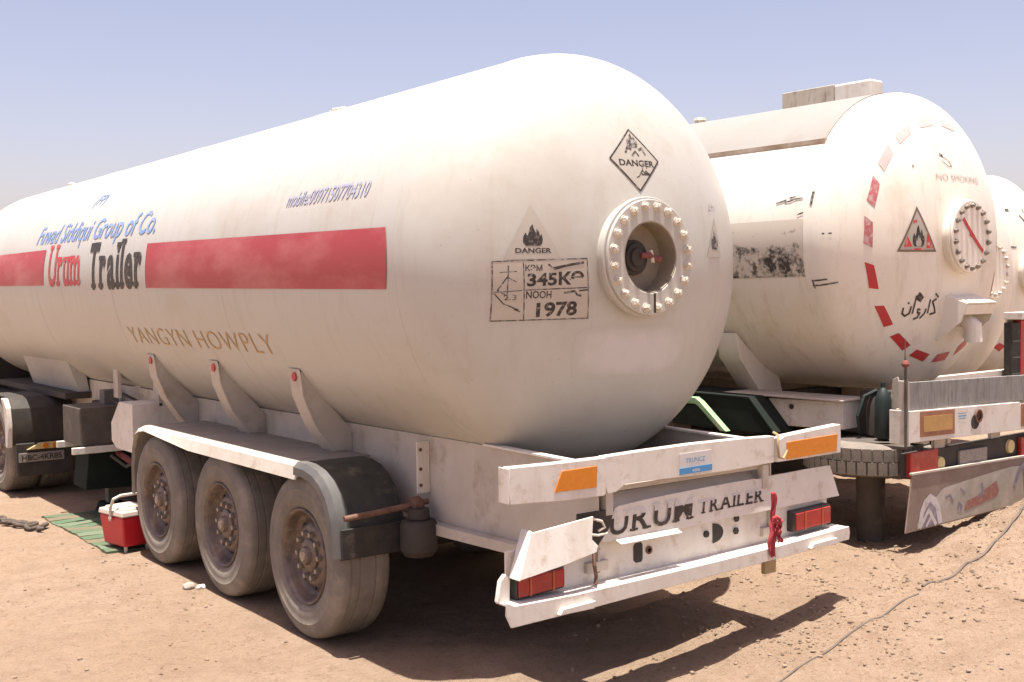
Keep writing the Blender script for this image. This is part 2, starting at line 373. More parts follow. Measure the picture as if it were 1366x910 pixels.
def outline(pts, wd):
    V, F = [], []; n = len(pts); c = Vector((sum(p[0] for p in pts)/n, sum(p[1] for p in pts)/n))
    P = [Vector(p) for p in pts]; I = []
    for i in range(n):
        a, b, d = P[i-1], P[i], P[(i+1) % n]
        e1 = (b-a).normalized(); e2 = (d-b).normalized(); bis = (e2-e1); 
        if bis.length < 1e-4: bis = Vector((-e1.y, e1.x))
        bis.normalize(); 
        if bis.dot(c-b) < 0: bis = -bis
        sn = abs(e1.x*bis.y-e1.y*bis.x); I.append(b+bis*wd/max(sn, .3))
    V = [(p.x, p.y, 1) for p in P]+[(p.x, p.y, 1) for p in I]
    return V, [(i, (i+1) % n, (i+1) % n+n, i+n) for i in range(n)]
FLAME = [(-.30,0),(-.42,.18),(-.40,.42),(-.30,.62),(-.22,.45),(-.16,.62),(-.10,.86),(.02,1.0),(.06,.78),(.14,.60),(.18,.80),(.27,.66),(.30,.45),(.38,.55),(.42,.30),(.38,.10),(.26,0)]

# ------------------------------------------------------------------ ground
def sst(x): x = np.clip(x, 0, 1); return x*x*(3-2*x)
def vnoise(x, y, f, seed):
    g = np.random.default_rng(seed).random((256, 256)); X = x*f; Y = y*f
    xi = np.floor(X).astype(int); yi = np.floor(Y).astype(int); fx = X-xi; fy = Y-yi; fx = fx*fx*(3-2*fx); fy = fy*fy*(3-2*fy)
    a = g[xi % 256, yi % 256]; b = g[(xi+1) % 256, yi % 256]; c = g[xi % 256, (yi+1) % 256]; d = g[(xi+1) % 256, (yi+1) % 256]
    return (a*(1-fx)+b*fx)*(1-fy)+(c*(1-fx)+d*fx)*fy-.5
def height(x, y, fine=True):
    x = np.asarray(x, float); y = np.asarray(y, float)
    h = np.clip(.112*(x+1.2), 0, .29)*(1-sst((y-.75)/.8)*(1-sst((x-1.5)/.8)))
    h = h*(1-.85*sst((x-4.8)/1.5)*sst((y-1.2)/1.5))
    h = h+.50*sst((x-2.3)/2.0)*np.exp(-((y+.15)/np.where(y > -.15, .55, 1.6))**2)*(1-sst((x-7)/4))
    h = h+.05*np.exp(-(((y+.25+.30*(x-2.2))/.25)**2))*sst((x-1.7)/.8)*(1-sst((x-5)/1))
    d = np.hypot(x, y)
    fade = 1-sst((d-25)/40)
    h = h+.04*vnoise(x, y, .45, 1)*fade
    if fine:
        h = h+(.04*vnoise(x, y, 1.7, 2)+.022*vnoise(x, y, 5, 3)+.012*vnoise(x, y, 12, 4)+.006*np.maximum(vnoise(x, y, 22, 9), 0))*fade
        rough = sst((x-.6)/1.5)*(1-sst((y-3)/2))
        h = h+rough*(.07*vnoise(x, y, 1.9, 12)+.11*np.maximum(vnoise(x, y, 3.3, 5), 0)**1.2+.045*np.maximum(vnoise(x, y, 8, 6), 0)+.03*np.maximum(vnoise(x+.3, y, 17, 8)-.1, 0))*fade
    # hard-packed strip where the left wheels stand
    pack = np.exp(-((x+1.1)/.35)**4)*sst((y-.9)/.4)*(1-sst((y-11)/1.5))
    return h*(1-pack*.9)-.004*pack
def axis(a, b, st, lo, hi):
    c = list(np.arange(a, b, st)); k = st; p = c[-1]
    while p < hi: k *= 1.16; p += k; c.append(p)
    k = st; p = c[0]; pre = []
    while p > lo: k *= 1.16; p -= k; pre.append(p)
    return np.array(pre[::-1]+c)
gx = axis(-3.6, 6.2, .032, -2500, 2500); gy = axis(-2.6, 8.0, .032, -2500, 2500)
X, Y = np.meshgrid(gx, gy, indexing='ij'); Z = height(X, Y)
nx, ny = len(gx), len(gy)
idx = np.arange(nx*ny).reshape(nx, ny)
quads = np.stack([idx[:-1, :-1], idx[1:, :-1], idx[1:, 1:], idx[:-1, 1:]], -1).reshape(-1, 4)
me = bpy.data.meshes.new('ground'); me.vertices.add(nx*ny); me.vertices.foreach_set('co', np.stack([X, Y, Z], -1).reshape(-1).astype(np.float32))
me.loops.add(quads.size); me.loops.foreach_set('vertex_index', quads.reshape(-1).astype(np.int32))
me.polygons.add(len(quads)); me.polygons.foreach_set('loop_start', np.arange(0, quads.size, 4, dtype=np.int32))
me.polygons.foreach_set('use_smooth', np.ones(len(quads), bool)); me.update(); me.validate()
go = bpy.data.objects.new('ground', me); C.objects.link(go); me.materials.append(M['ground']); go['kind'] = 'structure'
H = lambda x, y: float(height(x, y))

# ------------------------------------------------------------------ shared builders
def tank_mesh(R, zc, y0, y1, a, seg=160, rings=26, hole=0):
    prof = []
    for i in range(rings+1):
        t = math.pi/2*i/rings; prof.append((y0-a*math.cos(t), max(R*math.sin(t), 0)))
    nmid = 12
    for i in range(1, nmid): prof.append((y0+(y1-y0)*i/nmid, R))
    for i in range(rings, -1, -1):
        t = math.pi/2*i/rings; prof.append((y1+a*math.cos(t), max(R*math.sin(t), 0)))
    mb = MB(); V = []; F = []
    V.append((0, prof[0][0], zc)); ring = prof[1:-1]
    for t, r in ring:
        for k in range(seg): q = 2*math.pi*k/seg; V.append((r*math.cos(q), t, zc+r*math.sin(q)))
    V.append((0, prof[-1][0], zc)); m = len(ring)
    for k in range(seg):
        l = (k+1) % seg
        if not hole: F.append((0, 1+k, 1+l))
        F.append((len(V)-1, 1+(m-1)*seg+l, 1+(m-1)*seg+k))
    for i in range(max(hole-1, 0), m-1):
        for k in range(seg): l = (k+1) % seg; F.append((1+i*seg+k, 1+i*seg+l, 1+(i+1)*seg+l, 1+(i+1)*seg+k))
    return mb.add(V, F)
def on_cyl(R, zc):     # u runs towards the rear (-y) from y=0, v is the height angle in arc metres
    def f(u, v, l): t = v/R; r = R+.0042+l; return (-r*math.cos(t), -u, zc+r*math.sin(t))
    return f
def on_head(R, zc, yh, a):   # u = x, v = z
    def f(u, v, l):
        q = max(1-(u*u+(v-zc)**2)/(R*R), .0); s_ = math.sqrt(q)
        n = Vector((u/R**2, -s_/a, (v-zc)/R**2)).normalized(); p = Vector((u, yh-a*s_, v))+n*(.003+l); return tuple(p)
    return f
def bolt_mesh(r=.021, l=.045):
    mb = MB(); mb.lathe([(0, r*1.35), (-.006, r*1.35)], (0, 0, 0), 'y', 12)
    mb.lathe([(-.006, r), (-l*.72, r), (-l*.78, r*.85)], (0, 0, 0), 'y', 6); mb.lathe([(-l*.7, r*.55), (-l, r*.55)], (0, 0, 0), 'y', 8)
    return mb.mesh('bolt')
def manhole(parent, x, y, zc, r, rb, ri, nb, depth, mats, recess=.10, rot=0., flat_cover=False):
    root = empty('manhole', (x, y, zc), parent=parent)
    m1, m2, m3 = mats
    if flat_cover:
        MB().lathe([(depth*.55, r*.93), (0, r*.93), (-.012, r*.93)], (0, 0, 0), 'y', 64).build('neck', m1, root, .004)
        MB().lathe([(-.0125, r), (-.042, r)], (0, 0, 0), 'y', 64).build('flange', m1, root, .006)
        MB().lathe([(-.0425, r*.97), (-.062, r*.97)], (0, 0, 0), 'y', 64).build('cover', m3, root, .006)
        face = -.062
    else:
        MB().lathe([(depth*.6, r*.955), (.001, r*.955), (.001, r*.80), (depth*.6, r*.80)], (0, 0, 0), 'y', 72, closed=True).build('neck', m1, root)
        MB().lathe([(.0, ri), (.0, r), (-.032, r), (-.032, ri)], (0, 0, 0), 'y', 72, closed=True).build('flange', m1, root, .006)
        MB().lathe([(-.0325, ri*1.02), (-.0325, r*.955), (-.054, r*.955), (-.054, ri*1.02)], (0, 0, 0), 'y', 72, closed=True).build('clamp_ring', m1, root, .006)
        MB().lathe([(recess-.01, 0.0), (recess-.01, ri*.995), (-.05, ri*.995), (-.05, ri*1.0195), (recess, ri*1.0195), (recess, 0.0)], (0, 0, 0), 'y', 64).build('recess_cup', m3, root)
        face = -.054
    bm_ = bolt_mesh(r*.060, r*.105); b0 = None
    for k in range(nb):
        t = 2*math.pi*(k+.5)/nb+rot
        if b0 is None: b0 = put('bolt', bm_, m2, root); o = b0
        else: o = copy(b0, root)
        o.location = (rb*math.cos(t), face, rb*math.sin(t)); o.rotation_euler = (0, random.random(), 0)
    return root, face
def make_wheel(parent, loc, side=-1):
    """single wide wheel; side -1: dished face looks to -x"""
    root = empty('wheel', loc, parent=parent); s_ = side; hw = .185
    prof = [(-.155, .300), (-.170, .318), (-.182, .345), (-.1845, .350), (-.186, .352), (-.187, .385), (-.1855, .425), (-.1875, .428), (-.1845, .434), (-.178, .465), (-.172, .488), (-.160, .508), (-.146, .519)]
    tr = [(-.146, .519), (-.118, .5255), (-.117, .521), (-.108, .521), (-.105, .5265), (-.060, .527), (-.059, .520), (-.050, .520), (-.046, .527), (.0-.006, .527)]
    half = prof+tr[1:]
    full = half+[(-t, r) for t, r in reversed(half)]
    full = full+[(.14, .29), (-.14, .29)]
    MB().lathe([(t*-s_*-1 if s_ > 0 else t, r) for t, r in full], (0, 0, 0), 'x', 72, closed=True).build('tyre', 'tyre', root, ang=40)
    q = lambda pr: [((t if s_ < 0 else -t), r) for t, r in pr]
    MB().lathe(q([(-.172, .306), (-.178, .300), (-.172, .290), (-.150, .283), (-.11, .276), (-.078, .264), (-.070, .245), (-.080, .218), (-.112, .192), (-.118, .180), (-.118, .10), (-.09, .10), (-.05, .24), (-.055, .265), (.15, .285), (.15, .306)]), (0, 0, 0), 'x', 56, closed=True).build('rim', 'rim', root, ang=50)
    MB().lathe(q([(-.10, .112), (-.132, .104), (-.142, .088), (-.144, .062), (-.168, .054), (-.172, .045), (-.172, .0)]), (0, 0, 0), 'x', 28).build('hub', 'rim', root, ang=30)
    MB().lathe(q([(-.1725, .036), (-.180, .033), (-.182, .0)]), (0, 0, 0), 'x', 8).build('hub_cap', 'nut', root, ang=30)
    nm = MB().lathe(q([(-.117, .021), (-.130, .020), (-.150, .016), (-.153, .0)]), (0, 0, 0), 'x', 6).mesh('lug_nut'); n0 = None
    for k in range(10):
        t = 2*math.pi*k/10+.2
        if n0 is None: n0 = o = put('lug_nut', nm, 'nut', root)
        else: o = copy(n0, root)
        o.location = (0, .143*math.cos(t), .143*math.sin(t))
    hm = MB().lathe(q([(-.085, .020), (-.094, .020), (-.094, 0)]), (0, 0, 0), 'x', 12).mesh('hand_hole'); h0 = None
    for k in range(10):
        t = 2*math.pi*(k+.5)/10+.2
        if h0 is None: h0 = o = put('hand_hole', hm, 'under', root)
        else: o = copy(h0, root)
        o.location = (-.006*(-1 if s_ > 0 else 1), .209*math.cos(t), .209*math.sin(t))
    return root

# ------------------------------------------------------------------ tank trailer in front
R1, ZC, YH, A1, YF = 1.2441, 2.3554, 1.0083, .6501, 11.75
T = empty('tank_trailer'); tag(T, 'large white gas tank trailer with red side stripe and orange reflectors on its rear beam', 'trailer', 'gas tank trailers parked side by side')
tank = tank_mesh(R1, ZC, YH, YF, A1, 200, 32, 4).build('tank', 'tank', T, ang=60)
for y in (1.03, 3.42, 5.83, 8.24, 10.6):
    MB().lathe([(-.010, R1-.002), (-.006, R1+.0022), (0, R1+.003), (.006, R1+.0022), (.010, R1-.002)], (0, y, ZC), 'y', 160, closed=True).build('weld_seam', 'tank', tank, ang=80)
cy = on_cyl(R1, ZC); hd = on_head(R1, ZC, YH, A1)
D = lambda deg: R_(deg)*R1
def band(name, ya, yb, ta, tb, m, endcurve=0.):
    """stripe on the left flank from y=ya (front) to yb (rear), angles interpolated"""
    V, F = [], []; n = 60; k = 10
    for i in range(n+1):
        for j in range(k+1):
            f = i/n; g = j/k; y = ya+(yb-ya)*f-endcurve*f**30*(1-(2*g-1)**2)
            lo = ta[0]+(tb[0]-ta[0])*f; hi = ta[1]+(tb[1]-ta[1])*f
            V.append(cy(-y, D(lo+(hi-lo)*g), 0))
    for i in range(n):
        for j in range(k): a = i*(k+1)+j; F.append((a, a+1, a+k+2, a+k+1))
    return MB().add(V, F).build(name, m, tank)
band('red_stripe', 4.945, 1.13, (-4.6, 12.2), (-6.9, 8.9), 'red', .03)
band('red_stripe', 11.5, 7.98, (-.3, 16), (-1.9, 15.1), 'red')
tv, tf = slab('Trailer', .40, 1.42, .03, 0, True, .10); flat('lettering', [(v[0]-6.46, v[1]+D(-3.9), v[2]) for v in tv], tf, cy, 'dark', tank, None, .03)
tv, tf = slab('Urum', .40, 1.05, .02, 0, True, .10); flat('lettering', [(v[0]-7.80, v[1]+D(-2.1), v[2]) for v in tv], tf, cy, 'redlet', tank, None, .03)
def words(name, s_, y_left, y_right, deg_l, deg_r, hgt, m, bold=0., shear=0., fn=None, space=1.):
    v, f = text_geo(s_, 1., bold, shear, 1., space); x0 = min(p[0] for p in v); x1 = max(p[0] for p in v)
    cap = .73; k = (y_left-y_right)/(x1-x0)
    vv = []
    for p in v:
        g = (p[0]-x0)/(x1-x0); vv.append((-y_left+(p[0]-x0)*k, D(deg_l+(deg_r-deg_l)*g)+p[1]/cap*hgt, 0))
    par = list(range(len(vv)))
    def find(i):
        while par[i] != i: par[i] = par[par[i]]; i = par[i]
        return i
    for q in f:
        for i in q[1:]: par[find(i)] = find(q[0])
    ext = {}
    for i in range(len(vv)): r = find(i); a, b = ext.get(r, (9e9, -9e9)); ext[r] = (min(a, v[i][0]), max(b, v[i][0]))
    groups = []
    for r, (a, b) in sorted(ext.items(), key=lambda t: t[1][0]):
        if groups and a-groups[-1][1] < .14: groups[-1][0].add(r); groups[-1][1] = max(groups[-1][1], b)
        else: groups.append([{r}, b])
    for g in groups:
        ids = [i for i in range(len(vv)) if find(i) in g[0]]; mp_ = {i: k for k, i in enumerate(ids)}
        flat(name, [vv[i] for i in ids], [tuple(mp_[i] for i in q) for q in f if q[0] in mp_], cy, m, tank, None, .03)
words('lettering', 'Fuwad Siddiqui Group of Co.', 8.45, 4.84, 18.6, 16.3, .21, 'blue', .012, .25)
words('lettering', 'mobile:00971507704310', 2.46, 1.40, 18.6, 18.2, .10, 'mauve', .012, .2)
words('lettering', 'YANGYN HOWPLY', 5.68, 2.82, -27.2, -27.6, .165, 'ochre', -.016, -.1, None, 1.12)
words('lettering', '(FP)', 6.98, 6.66, 35, 35, .13, 'blue', 0., .2)
# flat print on the rear head
dia = [(-.012, 3.097), (-.201, 2.916), (-.010, 2.733), (.177, 2.916)]
dv, df = poly(dia); flat('warning_diamond', dv, df, hd, 'placp', tank, .03, .03)
dv, df = outline(dia, .009); flat('diamond_border', dv, df, hd, 'ink', tank, .03, .03)
def put_text(s_, x0, x1, z0, hgt, m, bold=.02, shear=0., parent=None, fn=None, slope=0.):
    v, f = text_geo(s_, 1., bold, shear); a = min(p[0] for p in v); b = max(p[0] for p in v); k = (x1-x0)/(b-a)
    flat('lettering', [((p[0]-a)*k+x0, p[1]/.73*hgt+z0+slope*((p[0]-a)*k), 1.2) for p in v], f, fn or hd, m, parent or tank, .03, .03)
pass; put_text('DANGER', -.135, .130, 2.880, .036, 'ink', .03)
fl = [(x*.10-.012, z*.085+2.985) for x, z in FLAME]; flv, flf = poly(fl); flat('flame_print', [(p[0], p[1], 1.5) for p in flv], flf, hd, 'ink2', tank, .03, .03)
sv_, sf = strokes([(.014, [(-.075, 2.955), (-.055, 2.985), (-.03, 2.975)]), (.014, [(.03, 2.975), (.055, 2.985), (.075, 2.95)]), (.010, [(-.03, 2.94), (.0, 2.965), (.02, 2.94)])], .012)
flat('flame_print', [(p[0], p[1], p[2]+1) for p in sv_], sf, hd, 'ink2', tank, .03, .03)
sv_, sf = strokes([[(.085, 2.822), (.055, 2.838), (.04, 2.85), (.03, 2.835), (.085, 2.822)], [(.085, 2.822), (-.005, 2.822)], [(.03, 2.824), (.02, 2.842), (.0, 2.848), (-.012, 2.834), (.01, 2.824)], [(.012, 2.845), (.012, 2.872)], [(-.015, 2.826), (-.03, 2.808), (-.055, 2.798)], [(.05, 2.868), (.056, 2.872)]], .0068)
flat('lettering', [(p[0]*.8+.022, (p[1]-2.82)*.8+2.832, p[2]+1) for p in sv_], sf, hd, 'ink', tank, .03, .03)
tri = [(-.714, 2.65), (-.866, 2.352), (-.560, 2.356)]
v_, f_ = poly(tri); flat('warning_triangle', v_, f_, hd, 'placp', tank, .03, .03)
fl = [(x*.125-.712, z*.115+2.425) for x, z in FLAME]; v_, f_ = poly(fl); flat('flame_print', [(p[0], p[1], 1.5) for p in v_], f_, hd, 'ink', tank, .03, .03)
put_text('DANGER', -.805, -.615, 2.388, .026, 'ink', .03)
tri = [(.684, 2.615), (.565, 2.372), (.745, 2.372)]
v_, f_ = poly(tri); flat('warning_triangle', v_, f_, hd, 'placp', tank, .03, .03)
fl = [(x*.10+.662, z*.12+2.42) for x, z in FLAME]; v_, f_ = poly(fl); flat('flame_print', [(p[0], p[1], 1.5) for p in v_], f_, hd, 'ink2', tank, .03, .03)
put_text('خطر', .62, .70, 2.665, .03, 'ink2', .0)
# number placard
rect = [(-.920, 2.345), (-.915, 2.025), (-.386, 2.030), (-.404, 2.360)]
v_, f_ = poly(rect); flat('number_placard', v_, f_, hd, 'plac', tank, .03, .03)
v_, f_ = outline(rect, .006); flat('placard_border', v_, f_, hd, 'ink2', tank, .03, .03)
sv_, sf = strokes([[(-.765, 2.345), (-.752, 2.035)], [(-.765, 2.190), (-.392, 2.200)], (.004, [(-.91, 2.18), (-.77, 2.188)]), (.006, [(-.84, 2.32), (-.842, 2.16), (-.89, 2.19), (-.845, 2.26), (-.80, 2.235)]), (.006, [(-.905, 2.175), (-.86, 2.12), (-.815, 2.10), (-.775, 2.075)]),
    (.014, [(-.60, 2.305), (-.50, 2.325), (-.43, 2.335)]), (.010, [(-.63, 2.325), (-.60, 2.30), (-.56, 2.31)]), (.011, [(-.54, 2.172), (-.48, 2.182), (-.465, 2.162), (-.44, 2.155)]), (.008, [(-.45, 2.183), (-.40, 2.188)]), (.012, [(-.80, 2.09), (-.785, 2.083)]), (.005, [(-.88, 2.285), (-.80, 2.29)])], .006)
flat('placard_scratches', [(p[0], p[1], p[2]+1.2) for p in sv_], sf, hd, 'ink2', tank, .03, .03)
put_text('КЭМ', -.755, -.665, 2.292, .032, 'ink', .02); put_text('345КӘ', -.745, -.425, 2.212, .066, 'ink', .035, 0, None, None, .03)
put_text('NOOH', -.748, -.612, 2.146, .040, 'ink', .02); put_text('1978', -.69, -.46, 2.048, .074, 'ink', .035, 0, None, None, .03)
put_text('2.3', -.858, -.795, 2.138, .028, 'ink2', .01)
# repainted patch under the manhole
pv = []
for k in range(28):
    t = 2*math.pi*k/28; c, s_ = math.cos(t), math.sin(t); e = .32
    pv.append((-.02+.43*math.copysign(abs(c)**e, c)+.012*random.uniform(-1, 1), 1.835+.15*math.copysign(abs(s_)**e, s_)+.10*c*0+.012*random.uniform(-1, 1)))
v_, f_ = poly(pv); flat('paint_patch', [(p[0], p[1], -2.9) for p in v_], f_, hd, 'patch', tank, .03, .03)
# manhole
MH, face = manhole(T, -.022, YH-A1-.012, ZC+.008, .338, .284, .195, 20, .10, ('tank', 'bolt', 'cover'), .09)
MB().lathe([(.078, .095), (.05, .10), (.03, .10), (.025, .08), (.012, .078), (.010, .055), (-.005, .05), (-.01, 0)], (-.05, 0, .0), 'y', 24).build('valve', 'under', MH, ang=30)
MB().tube([(-.04, -.012, .01), (.02, -.02, .012), (.045, -.02, .0), (.095, -.02, -.012)], [.016, .018, .014, .022], 10).build('valve_fitting', 'redbrace', MH)
MB().tube([(.03, -.02, .04), (.04, -.024, -.03)], .012, 8).build('valve_handle', 'bolt', MH)
MB().box((-.006, -.083, -.31), (.006, -.0765, -.20)).build('drain_slot', 'under', MH)
# fittings on top of the tank
for y, z in ((3.96, .075), (9.0, .045), (11.2, .10)):
    f0 = MB().lathe([(R1-.01, .035), (R1+z*.5, .035), (R1+z*.55, .055), (R1+z*.75, .055), (R1+z, .02), (R1+z, 0)], (0, y, ZC), 'z', 16)
    f0.build('safety_valve', 'bolt', T, ang=30)
MB().tube([(-.06, 3.90, ZC+R1-.01), (-.06, 3.90, ZC+R1+.06), (.06, 3.90, ZC+R1+.085)], .012, 8).build('valve_lever', 'bolt', T)
# chassis
for s_ in (-1, 1):
    mb = MB(); x = .655*s_
    mb.prism([(.03, .80), (.03, 1.285), (1.12, 1.300), (5.9, 1.290), (9.4, 1.29), (9.4, 1.0), (7.2, .80), (1.4, .78)], 'x', x, x+.012*s_)
    mb.build('side_rail', 'rail', T, .003)
    mb = MB(); mb.prism([(.03, .745), (.03, .80), (1.4, .78), (7.2, .80), (7.2, .74), (1.4, .715)], 'x', x-.06*s_, x+.085*s_); mb.build('rail_flange', 'rail', T, .004)
    mb = MB(); mb.prism([(-.0+.07, 1.2855), (.07, 1.297), (1.0, 1.312), (1.0, 1.300)], 'x', x-.02*s_, x+.035*s_); mb.build('rail_top_edge', 'white', T)
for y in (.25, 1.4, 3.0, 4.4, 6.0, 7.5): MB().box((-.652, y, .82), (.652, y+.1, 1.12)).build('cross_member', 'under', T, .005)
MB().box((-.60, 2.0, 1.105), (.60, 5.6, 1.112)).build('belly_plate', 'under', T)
for s_ in (-1, 1):
    for y in (2.66, 4.04, 5.42):
        P = [(1.045, 1.665), (1.02, 1.70), (.93, 1.54), (.67, 1.25), (.67, .95), (.80, 1.12), (.93, 1.30), (1.02, 1.50)]
        mb = MB().prism([(s_*a, b) for a, b in P], 'y', y-.085, y-.075)
        mb.prism([(s_*a, b) for a, b in [(1.046, 1.66), (1.06, 1.69), (1.035, 1.50), (.95, 1.30), (.82, 1.115), (.69, .95), (.68, .965), (.805, 1.13), (.935, 1.31), (1.02, 1.51)]], 'y', y-.09, y+.075)
        b_ = mb.build('saddle_bracket', 'rail', T, .003)
        n_ = Vector((-.98, 0, -.18)); MB().lathe([(0, .032), (-.008, .030), (-.008, 0)] if s_ < 0 else [(0, .032), (.008, .030), (.008, 0)], (1.056*s_, y-.01, 1.635), 'x', 20).build('reflector', 'redmark', b_)
MB().box((-.65, .30, .90), (.65, 1.35, .912)).build('sun_block_pan', 'greydark', T)  # pan added to stop the sun and keep the ground shadow solid
# front support under the tank
for s_ in (-1, 1):
    MB().prism([(s_*.90, 1.50), (s_*.96, 1.565), (s_*.70, 1.32), (s_*.66, 1.08), (s_*.76, 1.08)], 'y', 8.45, 10.3).build('front_saddle', 'tank', T, .01)
MB().box((-.95, 8.4, 1.09), (.95, 11.3, 1.16)).build('coupling_plate', 'under', T, .01)
MB().box((-.66, 6.85, 1.16), (-.62, 7.0, 1.42)).build('hanger', 'white', T); 
for y in (6.86, 5.74):
    MB().box((-.88, y, 1.20), (-.84, y+.13, 1.52)).build('tank_hanger', 'rail', T, .006)
MB().box((-.72, 7.62, .38), (.66, 8.25, 1.08)).build('dark_filler_box', 'under', T, .02)  # dark box added to hide the bright ground under the tank
# fenders
for s_ in (-1, 1):
    xo = 1.275
    pa = [(5.47, .50), (5.465, .75), (5.43, .90), (5.34, 1.02), (5.18, 1.10), (5.05, 1.118), (2.24, 1.118), (2.24, 1.108), (5.05, 1.106), (5.17, 1.088), (5.325, 1.008), (5.415, .895), (5.452, .75), (5.458, .50)]
    MB().prism(pa, 'x', s_*1.21, s_*.72).build('fender', 'ftop', T, .002)
    V = []; F = []
    top = [(5.47, .50), (5.465, .75), (5.43, .90), (5.34, 1.02), (5.18, 1.10), (5.05, 1.118), (4.0, 1.118), (3.0, 1.118), (2.20, 1.118)]
    for i, (y, z) in enumerate(top):
        fl = min(1, max(0, (5.46-y)/.28)); dz = .10*max(.18, fl**3)
        cyy, czz = 3.6, .55; 
        d = Vector((y-cyy if y > 5.0 else 0, z-czz if y > 5.0 else 1)).normalized()
        V += [(s_*1.21, y, z+.002), (s_*(1.225+.035*fl), y-.002*0, z-.02*fl+.0), (s_*(1.235+.05*fl**2), y-d[0]*dz*.9, z-d[1]*dz if y <= 5.2 else z-d[1]*dz*.6), (s_*1.205, y-.012*d[0], z-.012)]
    for i in range(len(top)-1):
        for j in range(4): a = i*4+j; b = i*4+(j+1) % 4; F.append((a, b, b+4, a+4))
    F += [(0, 1, 2, 3), tuple((len(top)-1)*4+j for j in (3, 2, 1, 0))]
    MB().add(V, F).build('fender_lip', 'rail', T, ang=25)
    # rear quarter guard, black plastic with grey edge
    arc = [(2.22, 1.125), (2.08, 1.120), (1.96, 1.095), (1.86, 1.045), (1.78, .97), (1.73, .88), (1.70, .78), (1.69, .68), (1.685, .60)]
    poly_ = arc+[(y+.012, z-.012) for y, z in reversed(arc)]
    MB().prism(poly_, 'x', s_*1.25, s_*.80).build('mudguard', 'guard', T, .002)
    V, F = [], []
    for i, (y, z) in enumerate(arc):
        g = i/(len(arc)-1); wdt = .075; ext = .0+(.10 if g > .82 else 0)
        cyy, czz = 2.22, .60; d = Vector((y-cyy, z-czz)); d.normalize()
        wx = .055+(.11 if g > .80 else 0)
        V += [(s_*(1.255-wx), y-.006, z+.006), (s_*1.262, y-.010, z+.008), (s_*1.29, y-d.x*.025, z-d.y*.025), (s_*1.292, y-d.x*wdt, z-d.y*wdt), (s_*1.28, y-d.x*wdt, z-d.y*wdt), (s_*1.25, y-d.x*.014, z-d.y*.014)]
    n = 6
    for i in range(len(arc)-1):
        for j in range(n): a = i*n+j; b = i*n+(j+1) % n; F.append((a, b, b+n, a+n))
    F += [tuple(range(n)), tuple((len(arc)-1)*n+j for j in range(n-1, -1, -1))]
    MB().add(V, F).build('mudguard_edge', 'guardedge', T, ang=30)
MB().box((-1.255, 1.66, .60), (-.80, 1.684, .78)).build('mudflap', 'black', T, .003)
MB().tube([(-1.26, 1.62, .855), (-1.05, 1.60, .87), (-.70, 1.58, .90)], .018, 10).build('guard_rod', 'rust', T)
MB().lathe([(-.02, .05), (.03, .055), (.05, .035), (.05, 0)], (-.80, 1.575, .89), 'x', 12).build('rod_clamp', 'rust', T)
MB().lathe([(0, .02), (.015, .09), (.05, .115), (.20, .115), (.23, .10), (.24, .02)], (-.80, 1.53, .575), 'z', 28).build('brake_chamber', 'under', T, ang=30)
MB().lathe([(.24, .07), (.30, .065), (.30, 0)], (-.80, 1.53, .575), 'z', 16).build('chamber_cap', 'under', T)
mb = MB().box((-.71, 1.60, .95), (-.669, 1.64, 1.27)); mb.box((-.76, 1.60, .95), (-.71, 1.612, 1.27)); ang = mb.build('rail_bracket', 'white', T, .002)
for z in (1.0, 1.1, 1.22): MB().lathe([(0, .011), (-.005, .011), (-.005, 0)], (-.737, 1.599, z), 'y', 10).build('bracket_bolt', 'rust', ang)
wheels0 = make_wheel(T, (-1.065, 2.2188, .525)); wheels0.rotation_euler = (.4, 0, 0)
for i, y in enumerate((3.529, 4.839)): w_ = copy_tree(wheels0, T, (-1.065, y, .525), (1.1+i*1.3, 0, 0))
wr = make_wheel(T, (1.065, 2.2188, .525), 1)
for y in (3.529, 4.839): copy_tree(wr, T, (1.065, y, .525), (.7, 0, 0))
for y in (2.2188, 3.529, 4.839): MB().lathe([(-.9, .07), (.9, .07)], (0, y, .525), 'x', 16).build('axle', 'under', T)
for s_ in (-1, 1):
    for y in (2.87, 4.18): MB().box((s_*.66-.05, y-.5, .60), (s_*.66+.05, y+.5, .68)).build('leaf_spring', 'under', T, .02)
# landing legs, side guard bars, tool box
for s_ in (-1, 1):
    lg = MB().box((s_*.80-.075, 7.30, .42), (s_*.80+.075, 7.46, 1.25)).build('landing_leg', 'legm', T, .01)
    MB().box((s_*.80-.055, 7.32, .10), (s_*.80+.055, 7.44, .42)).build('inner_leg', 'legm', lg, .008)
    MB().prism([(s_*.80-.14, H(s_*.8, 7.4)-.01), (s_*.80+.14, H(s_*.8, 7.4)-.01), (s_*.80+.10, .11), (s_*.80-.10, .11)], 'y', 7.25, 7.51).build('foot', 'dgreen', lg, .006)
MB().box((-.80, 7.33, .75), (.80, 7.43, .85)).build('leg_brace', 'legm', T, .008)
MB().tube([(-.82, 7.25, .66), (-.80, 6.6, .56), (-.78, 6.1, .44)], .03, 8).build('red_brace', 'redbrace', T)
for x0, x1, y in ((-1.29, -.64, 6.97), (-1.25, -.64, 7.64)): MB().box((x0, y, .67), (x1, y+.05, .735)).build('guard_arm', 'white', T, .006)
MB().prism([(-1.14, .30), (-1.10, .66), (-.62, .66), (-.60, .28)], 'y', 7.10, 7.52).build('leg_housing', 'dgreen', T, .01)
for k, (x, z) in enumerate(((-.95, .64), (-.9, 1.18), (-.75, 1.22))): MB().tube([(x, 6.9+.1*k, z), (x+.05, 6.6, z-.08), (x-.03, 6.3, z-.02), (x+.04, 5.9, z+.03)], .014, 8).build('air_hose', 'under', T)
tb = MB().prism([(6.33, .86), (6.33, 1.03), (6.10, 1.235), (5.74, 1.235), (5.74, .80), (6.20, .80)], 'x', -1.12, -.68).build('tool_box', 'white', T, .008)
